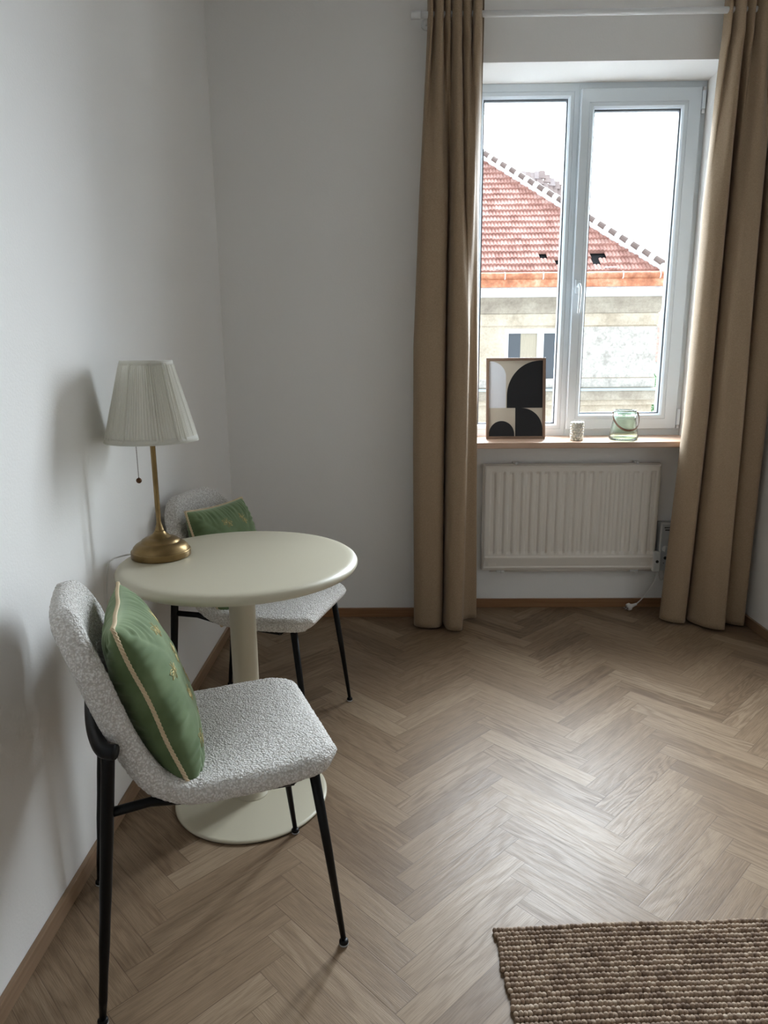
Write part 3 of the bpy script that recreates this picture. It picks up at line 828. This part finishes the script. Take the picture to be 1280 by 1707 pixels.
def place_cushion(o, C, A):
    # chair-local pose: leaning back against the shell, slightly turned towards the sitter's right
    tilt = math.radians(18.5)
    R_ = Matrix.Rotation(A, 4, 'Z')
    local = Matrix.Translation((-.096, -.012, .625)) @ Matrix.Rotation(-tilt, 4, 'Y') @ Matrix.Rotation(-PI/2+math.radians(-2), 4, 'Z') @ Matrix.Rotation(math.radians(-4.2), 4, 'Y')
    # cushion +y (sitter side) must point along +u
    o.matrix_world = Matrix.Translation(C) @ R_ @ local
    o.rotation_mode = 'XYZ'
place_cushion(cu, C1, A1)
cu2 = dup(cu, (0, 0, 0), 0, 'green velvet cushion with gold bees on the chair behind the table')
place_cushion(cu2, (C2[0], C2[1], -.008), A2)

# ------------------------------------------------------------------ things on the sill
def build_picture():
    t = thing('framed_print', 'walnut framed abstract print of black arches leaning on the window sill', 'picture', (.608, 3.562, SILL))
    W_, H_ = .296, .402
    t.rotation_euler = (math.radians(-8), 0, 0)
    fw, dpt = .0135, .016
    def bar(x0, x1, z0, z1, m_):
        bm = bmesh.new(); bx(bm, x0, x1, 0, dpt, z0, z1, .0015); from_bm('frame_bar', bm, m_, t)
    bar(-W_/2, -W_/2+fw, 0, H_, M_FRAME_V); bar(W_/2-fw, W_/2, 0, H_, M_FRAME_V)
    bar(-W_/2+fw, W_/2-fw, 0, fw, M_FRAME_H); bar(-W_/2+fw, W_/2-fw, H_-fw, H_, M_FRAME_H)
    box('backing', -W_/2+.003, W_/2-.003, dpt-.004, dpt-.001, .003, H_-.003, M_FRAME_H, t)
    iw, ih = W_-2*fw, H_-2*fw
    beige = simple('print_beige', (.50, .45, .37), .55); black = simple('print_black', (.008, .008, .010), .35); white = simple('print_grey_white', (.68, .70, .74), .5)
    V, F, MI = [], [], []
    def poly(pts, mi, lift):
        o = len(V)
        for u, v in pts: V.append((-iw/2+u*iw, .009-lift, fw+v*ih))
        F.append(tuple(range(o, o+len(pts)))); MI.append(mi)
    def arc(cu_, cv, ru, rv, a0, a1, n=32): return [(cu_+ru*math.cos(math.radians(a0+(a1-a0)*k/n)), cv+rv*math.sin(math.radians(a0+(a1-a0)*k/n))) for k in range(n+1)]
    poly([(0, 0), (1, 0), (1, 1), (0, 1)], 0, 0)
    mid = .377
    poly([(0, mid), (.318, mid)]+arc(.02, .79, .298, .205, 0, 90)+[(0, .995)], 2, .0003)
    poly([(.335, mid), (1, mid), (1, 1)]+arc(.945, .535, .61, .465, 90, 180)[:], 1, .0004)
    poly(arc(.240, .02, .240, .185, 0, 180)+[(0, 0), (.48, 0)], 1, .0003)
    poly([(.495, 0), (1, 0), (1, .10)]+arc(.60, .095, .40, .282, 0, 90)+[(.495, mid)], 1, .0005)
    link_mesh('print', V, F, None, t, False, [beige, black, white], MI)
    return t
build_picture()
def build_candle():
    t = thing('bubble_candle', 'small ivory bubble candle on the window sill', 'candle', (.893, 3.482, SILL))
    m_ = simple('ivory_wax', (.72, .70, .63), .4); m_.node_tree.nodes['Principled BSDF'].inputs['Subsurface Weight'].default_value = .2
    m_.node_tree.nodes['Principled BSDF'].inputs['Subsurface Radius'].default_value = (.01, .008, .005)
    parts = [lathe([(0, 0.0002), (.0265, 0.0002), (.0265, .086), (0, .086)], 32)]
    for r_ in range(7):
        for k in range(10):
            a = 2*PI*(k+.5*(r_ % 2))/10; parts.append(sphere_vf((.0262*math.cos(a), .0262*math.sin(a), .0078+r_*.0128), .0076, 12, 8))
    for k in range(6):
        a = 2*PI*k/6; parts.append(sphere_vf((.0145*math.cos(a), .0145*math.sin(a), .087), .0065, 12, 8))
    V, F = join_vf(parts); link_mesh('wax_body', V, F, m_, t)
    V, F = tube([(0, 0, .088), (.0005, 0, .094), (.002, 0, .099)], .0008, 6); link_mesh('wick', V, F, M_CORDW, t)
build_candle()
def build_vase():
    t = thing('glass_lantern', 'ribbed green glass lantern with brown leather handle on the window sill', 'lantern', (1.128, 3.505, SILL))
    m_, nt_, b_ = new_mat('green_glass')
    b_.inputs['Base Color'].default_value = (.80, .90, .80, 1); b_.inputs['Transmission Weight'].default_value = 1; b_.inputs['Roughness'].default_value = .04; b_.inputs['IOR'].default_value = 1.45
    rib = lambda r, a, k: r*(1+.010*math.cos(a*36)) if 2 < k < 20 else r
    outer = [(0, .0004), (.060, .0004), (.067, .003), (.069, .010), (.0665, .020), (.062, .050), (.057, .080), (.0525, .105), (.0505, .116), (.051, .120), (.0535, .124), (.0545, .130), (.054, .140), (.053, .145)]
    inner = [(.0505, .145), (.051, .138), (.0510, .131), (.0495, .126), (.0475, .120), (.0475, .114), (.0495, .104), (.054, .080), (.059, .050), (.063, .020), (.063, .012), (.058, .008), (0, .008)]
    V, F = lathe(outer+inner, 144, rad_fn=rib); link_mesh('glass_body', V, F, m_, t)
    lea = simple('brown_leather', (.13, .065, .035), .5, bump=.2, bscale=500, bdist=.0004)
    # flat strap: hangs in front of the glass from two side rivets
    P = catmull([(-.058, -.006, .134), (-.062, -.022, .112), (-.052, -.052, .080), (-.030, -.076, .060), (0, -.084, .053), (.030, -.076, .060), (.052, -.052, .080), (.062, -.022, .112), (.058, -.006, .134)], 8)
    V, F = [], []
    for k, p in enumerate(P):
        tn = (P[min(k+1, len(P)-1)]-P[max(k-1, 0)]).normalized(); wv = Vector((0, -.55, .83)); wv = (wv-wv.dot(tn)*tn).normalized(); nn = tn.cross(wv)
        for a, b2 in ((-1, -1), (1, -1), (1, 1), (-1, 1)): V.append(p+wv*a*.0055+nn*b2*.0011)
    for k in range(len(P)-1):
        for i in range(4): F.append((k*4+i, k*4+(i+1) % 4, (k+1)*4+(i+1) % 4, (k+1)*4+i))
    F.append((0, 1, 2, 3)); n_ = (len(P)-1)*4; F.append((n_+3, n_+2, n_+1, n_))
    hd = link_mesh('leather_handle', V, F, lea, t, False)
    for sx in (-1, 1):
        V, F = sphere_vf((sx*.0600, -.006, .133), .0038, 10, 8); link_mesh('rivet', V, F, M_BRASSD, hd)
build_vase()

# ------------------------------------------------------------------ jute rug
def build_rug():
    m_, nt_, b_ = new_mat('braided_jute')
    at = nt_.nodes.new('ShaderNodeAttribute'); at.attribute_name = 'tone'
    sc = nt_.nodes.new('ShaderNodeSeparateColor'); nt_.links.new(at.outputs['Color'], sc.inputs[0])
    base = ramp(nt_, sc.outputs[0], [(0, (.20, .13, .085)), (.35, (.34, .24, .165)), (.7, (.48, .365, .265)), (1, (.64, .53, .41))]).outputs[0]
    t = nt_.nodes.new('ShaderNodeTexCoord'); mp = nt_.nodes.new('ShaderNodeMapping'); mp.inputs['Scale'].default_value = (500, 1800, 1800); mp.inputs['Rotation'].default_value = (0, 0, .7)
    nt_.links.new(t.outputs['Object'], mp.inputs[0]); n = noise_node(nt_, 1, 2, mp.outputs[0])
    r = ramp(nt_, n.outputs[0], [(.35, (.62, .58, .54)), (.6, (1.1, 1.1, 1.1))]).outputs[0]
    nt_.links.new(mixc(nt_, 1.0, base, r, 'MULTIPLY'), b_.inputs['Base Color']); b_.inputs['Roughness'].default_value = .75
    add_bump(nt_, b_, n.outputs[0], .5, .0012)
    rr = random.Random(9)
    Xa, Ya, Wd, Dp = .0, .0, 1.30, .86
    row, st = .0134, .0096
    nr, nc = int(Dp/row), int(Wd/st)
    V, F, T = [], [], []
    tv, tf = sphere_vf((0, 0, 0), 1, 8, 6)
    # long ellipsoid knots lying aslant in every row
    for i in range(nr):
        tone_row = rr.uniform(-.08, .08); ph = rr.random()
        edge = .004*noise.noise(Vector((i*.35, 2, 0)))+rr.uniform(-.0015, .0015)
        for j in range(nc):
            x = edge+(j+ph*.6)*st+rr.uniform(-.0008, .0008); y = -i*row+.0016*noise.noise(Vector((j*.05, i*.3, 4)))+.004*noise.noise(Vector((j*.02, 1, 4)))
            tone = .36+tone_row+.36*noise.noise(Vector((j*.12, i*.35, 0)))+rr.uniform(-.30, .30)
            ra, rb = st*.66*rr.uniform(.9, 1.12), row*.47*rr.uniform(.92, 1.1)
            an = .62+rr.uniform(-.12, .12); ca, sa = math.cos(an), math.sin(an); hz = .0062*rr.uniform(.75, 1.35)
            o = len(V)
            for vx_, vy_, vz_ in tv:
                px, py = vx_*ra, vy_*rb
                V.append((Xa+x+px*ca-py*sa, Ya+y+px*sa+py*ca, .0068+vz_*hz))
            F += [tuple(q+o for q in f) for f in tf]; T += [max(0, min(1, tone))]*len(tf)
    o = len(V)
    V += [(.004, .002, .0006), (Wd-.01, .002, .0006), (Wd-.01, -Dp+.01, .0006), (.004, -Dp+.01, .0006), (.004, .002, .005), (Wd-.01, .002, .005), (Wd-.01, -Dp+.01, .005), (.004, -Dp+.01, .005)]
    for q in ((3, 2, 1, 0), (4, 5, 6, 7), (0, 1, 5, 4), (1, 2, 6, 5), (2, 3, 7, 6), (3, 0, 4, 7)): F.append(tuple(o+k for k in q)); T.append(.02)
    ob = link_mesh('jute_rug', V, F, m_)
    me = ob.data; ca_ = me.color_attributes.new('tone', 'FLOAT_COLOR', 'CORNER')
    buf = []
    for k, p in enumerate(me.polygons): buf += [T[k], T[k], T[k], 1]*p.loop_total
    ca_.data.foreach_set('color', buf)
    ob.location = (.226, 1.398, 0); ob.rotation_euler = (0, 0, math.radians(3.0))
    tag(ob, 'chunky braided brown jute rug lying on the parquet', 'rug')
build_rug()

# ------------------------------------------------------------------ building across the street
YH = 20.0
def stucco(name, c0, c1, c2, sc=1.2):
    m, nt, b = new_mat(name)
    n = noise_node(nt, sc, 6, None, .65); r = ramp(nt, n.outputs[0], [(.35, c0), (.5, c1), (.68, c2)])
    n2 = noise_node(nt, 14, 5, None, .7); r2 = ramp(nt, n2.outputs[0], [(.35, (.86, .86, .86)), (.6, (1.04, 1.04, 1.04))])
    nt.links.new(mixc(nt, 1.0, r.outputs[0], r2.outputs[0], 'MULTIPLY'), b.inputs['Base Color']); b.inputs['Roughness'].default_value = .95
    add_bump(nt, b, n2.outputs[0], .5, .03); return m
M_STUC = stucco('ochre_stucco', (.46, .38, .28), (.60, .51, .39), (.68, .60, .48))
M_STUCG = stucco('weathered_grey_stucco', (.42, .385, .34), (.56, .52, .46), (.66, .60, .52), 3.5)
M_COVE = stucco('brown_grey_cornice', (.33, .28, .22), (.42, .36, .28), (.50, .44, .35), 2)
M_WHITEB = stucco('white_fascia', (.62, .62, .61), (.70, .70, .69), (.75, .75, .74), 2)
M_HWIN = simple('white_house_window', (.75, .76, .77), .5)
M_ZINC = simple('zinc_flashing', (.45, .52, .55), .4, metal=.2)
m, nt, b = new_mat('rusty_copper_gutter')
n = noise_node(nt, 3.2, 6, None, .7); r = ramp(nt, n.outputs[0], [(.30, (.30, .10, .05)), (.48, (.52, .20, .10)), (.60, (.62, .34, .20)), (.75, (.70, .52, .38))])
nt.links.new(r.outputs[0], b.inputs['Base Color']); b.inputs['Roughness'].default_value = .7; M_RUST = m
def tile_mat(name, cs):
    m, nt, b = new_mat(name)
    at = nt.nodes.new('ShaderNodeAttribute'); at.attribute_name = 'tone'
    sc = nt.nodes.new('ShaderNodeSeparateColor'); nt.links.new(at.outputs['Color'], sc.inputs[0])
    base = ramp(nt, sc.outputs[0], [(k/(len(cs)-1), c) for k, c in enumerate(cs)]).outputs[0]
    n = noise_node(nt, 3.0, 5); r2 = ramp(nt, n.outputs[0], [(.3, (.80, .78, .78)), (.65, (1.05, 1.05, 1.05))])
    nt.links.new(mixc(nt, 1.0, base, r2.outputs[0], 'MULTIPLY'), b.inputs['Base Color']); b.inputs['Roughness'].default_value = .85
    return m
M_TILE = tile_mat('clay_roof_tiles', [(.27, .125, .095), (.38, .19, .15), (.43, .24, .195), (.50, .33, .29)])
M_TILEG = tile_mat('old_grey_tiles', [(.20, .15, .13), (.28, .21, .19), (.34, .27, .25), (.40, .34, .33)])
M_MORTAR = simple('pale_mortar', (.74, .73, .71), .9)
M_HOLE = simple('dark_attic', (.01, .01, .011), .9)
M_HGLASS = simple('house_window_glass', (.05, .06, .07), .12, spec=.8)
M_CURTH = simple('house_curtain', (.46, .40, .30), .8)

house = thing('townhouse', 'ochre stucco townhouse with red tiled hip roof across the street', 'building', (4, YH, -9))
OH = Vector((4, YH, -9))
def hb(name, x0, x1, y0, y1, z0, z1, mat, par=None, bev=0):
    return box(name, x0-OH.x, x1-OH.x, y0-OH.y, y1-OH.y, z0-OH.z, z1-OH.z, mat, par or house, bev)
XE = 7.16                       # right corner of the facade
WXa, WXb, WZa, WZb = 3.03, 5.07, .22, 1.95       # window opening
bm = bmesh.new()
def hbx(bm, x0, x1, y0, y1, z0, z1, bev=0): bx(bm, x0-OH.x, x1-OH.x, y0-OH.y, y1-OH.y, z0-OH.z, z1-OH.z, bev)
hbx(bm, -6, WXa, YH, YH+9, -9, 3.0); hbx(bm, WXb, XE, YH, YH+9, -9, 3.0)
hbx(bm, WXa, WXb, YH, YH+9, WZb, 3.0); hbx(bm, WXa, WXb, YH, YH+9, -9, WZa); hbx(bm, WXa, WXb, YH+.9, YH+9, WZa, WZb)
from_bm('wall', bm, M_STUC, house)
hb('render_patch', 5.15, XE+.004, YH-.02, YH+.01, .62, 1.98, M_STUCG)
# frieze, coved cornice, fascia
hb('frieze', -6, XE+.03, YH-.04, YH+.01, 2.02, 2.33, M_STUC)
prof = [(0, 2.33), (-.06, 2.34), (-.09, 2.45), (-.16, 2.58), (-.27, 2.70), (-.30, 2.745)]
V, F = [], []
for x, s in ((-6, 0), (XE, 1)):
    for dy, z in prof: V.append((x-OH.x-(dy*.6 if s else 0), YH+dy-OH.y, z-OH.z))
for k in range(len(prof)-1): F.append((k, k+1, k+1+len(prof), k+len(prof)))
a = [len(prof)+k for k in range(len(prof))]; o = len(V)
for dy, z in prof: V.append((XE-OH.x-dy*.6, YH+2-OH.y, z-OH.z))
for k in range(len(prof)-1): F.append((a[k], a[k+1], o+k+1, o+k))
link_mesh('cornice', V, F, M_COVE, house, False)
hb('fascia', -6, XE+.28, YH-.40, YH+2.5, 2.745, 2.99, M_WHITEB)
# lower metal apron and half-round gutter
YG = YH-.46
V, F = [], []
pr = [(YG+.30, 3.34), (YG+.05, 3.28), (YG-.02, 3.17), (YG-.03, 2.99), (YG+.2, 2.99)]
for x in (-6, XE+.31):
    for y, z in pr: V.append((x-OH.x, y-OH.y, z-OH.z))
n_ = len(pr)
for k in range(n_-1): F.append((k, k+1, n_+k+1, n_+k))
F.append(tuple(range(n_, 2*n_)))
link_mesh('gutter_apron', V, F, M_RUST, house, False)
V, F = tube([(-6-OH.x, YG+.02-OH.y, 3.275-OH.z), (XE+.32-OH.x, YG+.02-OH.y, 3.275-OH.z)], .095, 14); gut = link_mesh('gutter', V, F, M_RUST, house)
for x in (2.9, 3.9, 5.98, 6.95, 4.9, 1.9):
    V, F = tube([(x-OH.x, YG+.02-OH.y, 3.275-OH.z), (x+.03-OH.x, YG+.02-OH.y, 3.275-OH.z)], .103, 14); link_mesh('gutter_strap', V, F, M_MORTAR, gut)
# string course with zinc flashing under the window
hb('plinth_band', -6, XE+.03, YH-.05, YH+.01, .36, .60, M_STUCG)
hb('flashing', -6, XE+.26, YH-.34, YH+.02, .275, .335, M_ZINC)
hb('string_course', -6, XE+.20, YH-.26, YH+.02, .02, .275, M_COVE, None)
hb('string_course', -6, XE+.14, YH-.16, YH+.02, -.12, .02, M_STUC, None)
# window
wf = hb('window_frame', WXa, WXa+.11, YH+.05, YH+.14, WZa, WZb, M_HWIN)
bm = bmesh.new()
for q in ((WXb-.11, WXb, WZa, WZb), (WXa+.11, WXb-.11, WZa, WZa+.13), (WXa+.11, WXb-.11, WZb-.13, WZb), (3.93, 4.11, WZa+.13, WZb-.13)):
    hbx(bm, q[0], q[1], YH+.05, YH+.14, q[2], q[3])
from_bm('window_frame', bm, M_HWIN, house)
hb('window_pane', WXa+.11, WXb-.11, YH+.11, YH+.12, WZa+.13, WZb-.13, M_HGLASS)
V, F = [], []
for k in range(61):
    x = 3.48+.45*k/60; y = YH+.104+.004*math.sin(k*.9)
    V += [(x-OH.x, y-OH.y, WZa+.13-OH.z), (x-OH.x, y-OH.y, WZb-.13-OH.z)]
for k in range(60): F.append((2*k, 2*k+2, 2*k+3, 2*k+1))
link_mesh('window_curtain', V, F, M_CURTH, house)
# tiled hip roof: front slope rows of double-roll tiles, cut along the hip
T_ = .89; pit = .186; ROWY = .212; colw = .098
EX, EY, EZ = XE-.04, YG+.03, 3.36        # eave corner
def tile_rows(name, mat, x_left, eave_x, y0, z0, rows, tan, lean, rowy=ROWY, skip=(), cut_left=None):
    V, F, T = [], [], []; rr = random.Random(21)
    for r_ in range(rows):
        ya, yb = y0+r_*rowy, y0+(r_+1)*rowy+.03
        za, zb = z0+r_*rowy*tan+.060, z0+((r_+1)*rowy+.03)*tan
        ncol = int((eave_x-x_left)/colw)+2
        rowt = rr.uniform(-.08, .08)
        c = 0
        while c < ncol:
            xa = x_left+c*colw*2; c += 1
            if xa > eave_x-(r_+.3)*rowy*lean: break
            xb_ = min(xa+colw*2, eave_x-r_*rowy*lean)
            if any(r_ == s_[0] and abs(xa+colw-s_[1]) < colw*1.01 for s_ in skip): continue
            tone = max(0, min(1, .5+rowt+rr.uniform(-.35, .35)))
            jz = rr.uniform(-.006, .010); n = 16; o = len(V)
            for k in range(n+1):
                x = xa+(xb_-xa)*k/n; h_ = .030*abs(math.sin(PI*(x-xa)/colw))**.8
                V.append((x-OH.x, ya-OH.y+.03, za-.07+jz-OH.z)); V.append((x-OH.x, ya-OH.y, za+h_+jz-OH.z)); V.append((x-OH.x, yb-OH.y, zb+h_+jz*.5-OH.z))
            for k in range(n):
                b0 = o+3*k; F.append((b0, b0+3, b0+4, b0+1)); T.append(tone*.6); F.append((b0+1, b0+4, b0+5, b0+2)); T.append(tone)  # butt faces toned darker, painting in the shade line under each tile row
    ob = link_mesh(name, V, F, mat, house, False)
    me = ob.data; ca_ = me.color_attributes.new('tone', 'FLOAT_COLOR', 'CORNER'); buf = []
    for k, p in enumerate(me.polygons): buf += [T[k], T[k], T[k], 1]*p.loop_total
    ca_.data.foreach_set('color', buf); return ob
skips = [(2, 4.03), (1, 4.44), (2, 5.36), (2, 5.56), (1, 5.45)]
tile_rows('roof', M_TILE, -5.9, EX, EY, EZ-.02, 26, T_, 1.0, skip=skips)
V = [(-6-OH.x, EY-OH.y, EZ-.12-OH.z), (EX-OH.x, EY-OH.y, EZ-.12-OH.z), (EX-5.3-OH.x, EY+5.3-OH.y, EZ-.12+5.3*T_-OH.z), (-6-OH.x, EY+5.3-OH.y, EZ-.12+5.3*T_-OH.z), (EX-OH.x, EY+10-OH.y, EZ-.12-OH.z)]
link_mesh('roof_deck', V, [(0, 1, 2, 3), (1, 4, 2)], M_HOLE, house, False)
# hip ridge: mortar bed and half-round caps
dirh = Vector((-1, 1, T_)); L_ = dirh.length; dirh.normalize()
o3 = Vector((EX, EY, EZ+.02))-OH
V, F = tube([o3+dirh*s for s in (0, 2, 4, 6, 8.6)], .125, 10); link_mesh('hip_mortar', V, F, M_MORTAR, house)
k = 0; s = .12
while s < 8.4:
    V, F = tube([o3+dirh*s+Vector((0, -.02, .11)), o3+dirh*(s+.13)+Vector((0, -.02, .115)), o3+dirh*(s+.26)+Vector((0, -.02, .12))], [.105, .10, .095], 12)
    cap = link_mesh('hip_tile', V, F, M_TILEG, house, False)
    V, F = tube([o3+dirh*(s+.25)+Vector((0, -.02, .10)), o3+dirh*(s+.41)+Vector((0, -.02, .10))], .118, 12); link_mesh('mortar_joint', V, F, M_MORTAR, cap)
    s += .40
# loose tiles lying by the gutter
for x, wd in ((2.66, .28), (5.55, .34)):
    bm = bmesh.new()
    for q in range(3 if x > 5 else 1):
        bx(bm, x+q*.11-OH.x, x+q*.11+(.09 if x > 5 else .3)-OH.x, EY+.06-OH.y, EY+.32-OH.y, EZ+.10-OH.z, EZ+.14-OH.z, .01)
    from_bm('loose_tile', bm, M_MORTAR, house)
# small weathered rear roof that shows behind the hip
V, F, T = [], [], []
rr = random.Random(3)
for r_ in range(9):
    for c_ in range(16):
        x = 4.15+c_*.17-r_*.10; z = 7.30-r_*.20-max(0, c_-6)*.11-.05*max(0, 2-c_); y = 27.0-r_*.15
        if z < 4.6: continue
        o = len(V); jz = rr.uniform(-.04, .05)
        for dx, dz in ((-.03, -.03), (.20, -.05), (.22, .25), (.0, .27)): V.append((x+dx+rr.uniform(-.01, .01)-OH.x, y+dz*.8-OH.y, z+dz+jz-OH.z))
        F.append((o, o+1, o+2, o+3)); T.append(rr.random())
ob = link_mesh('rear_roof', V, F, M_TILEG, house, False); md = ob.modifiers.new('t', 'SOLIDIFY'); md.thickness = .05
ca_ = ob.data.color_attributes.new('tone', 'FLOAT_COLOR', 'CORNER')
for k, p in enumerate(ob.data.polygons):
    for li in p.loop_indices: ca_.data[li].color = (T[k], T[k], T[k], 1)

# far house and tree in the gap beside the townhouse, street below
far = thing('far_house', 'distant pale house with red roof seen past the townhouse corner', 'building', (20.5, 52, -9))
box('wall', -4, 4, 0, 6, 0, 9.6, simple('pale_plaster', (.62, .62, .60), .9), far)
V = [(-4.3, -.4, 9.6), (4.3, -.4, 9.6), (4.3, 3, 12.2), (-4.3, 3, 12.2), (4.3, 6.4, 9.6), (-4.3, 6.4, 9.6)]
link_mesh('roof', V, [(0, 1, 2, 3), (3, 2, 4, 5), (1, 4, 2), (0, 3, 5)], simple('far_red_tiles', (.42, .20, .16), .9, var=.3, vscale=4), far, False)
for x in (-2.6, -.6, 1.4): box('window', x, x+1.0, -.05, .02, 6.8, 8.4, M_HGLASS, far)
tree = thing('street_tree', 'green tree crown far behind the right window pane', 'tree', (16.4, 44, -9))
V, F = tube([(0, 0, 0), (.1, 0, 4), (0, .1, 7.5)], [.3, .22, .12], 10); link_mesh('trunk', V, F, simple('bark', (.12, .09, .06), .9), tree)
rt = random.Random(8); V, F = [], []
for k in range(2600):
    d = Vector((rt.gauss(0, 1), rt.gauss(0, 1), rt.gauss(0, 1))).normalized()*rt.uniform(.75, 1.05)
    p = Vector((d.x*1.5, d.y*1.5, 7.3+d.z*1.7)); u = Vector((rt.uniform(-1, 1), rt.uniform(-1, 1), rt.uniform(-1, 1))).normalized(); v = u.cross(d).normalized()
    o = len(V); V += [p, p+u*.12+v*.05, p+u*.24, p+u*.12-v*.05]; F.append((o, o+1, o+2, o+3))
link_mesh('crown', V, F, simple('leaves', (.13, .24, .10), .8, var=.4), tree, False)
st = box('ground', -40, 60, YO+.3, 80, -9.2, -9.0, simple('street_asphalt', (.16, .16, .16), .95)); structure(st)
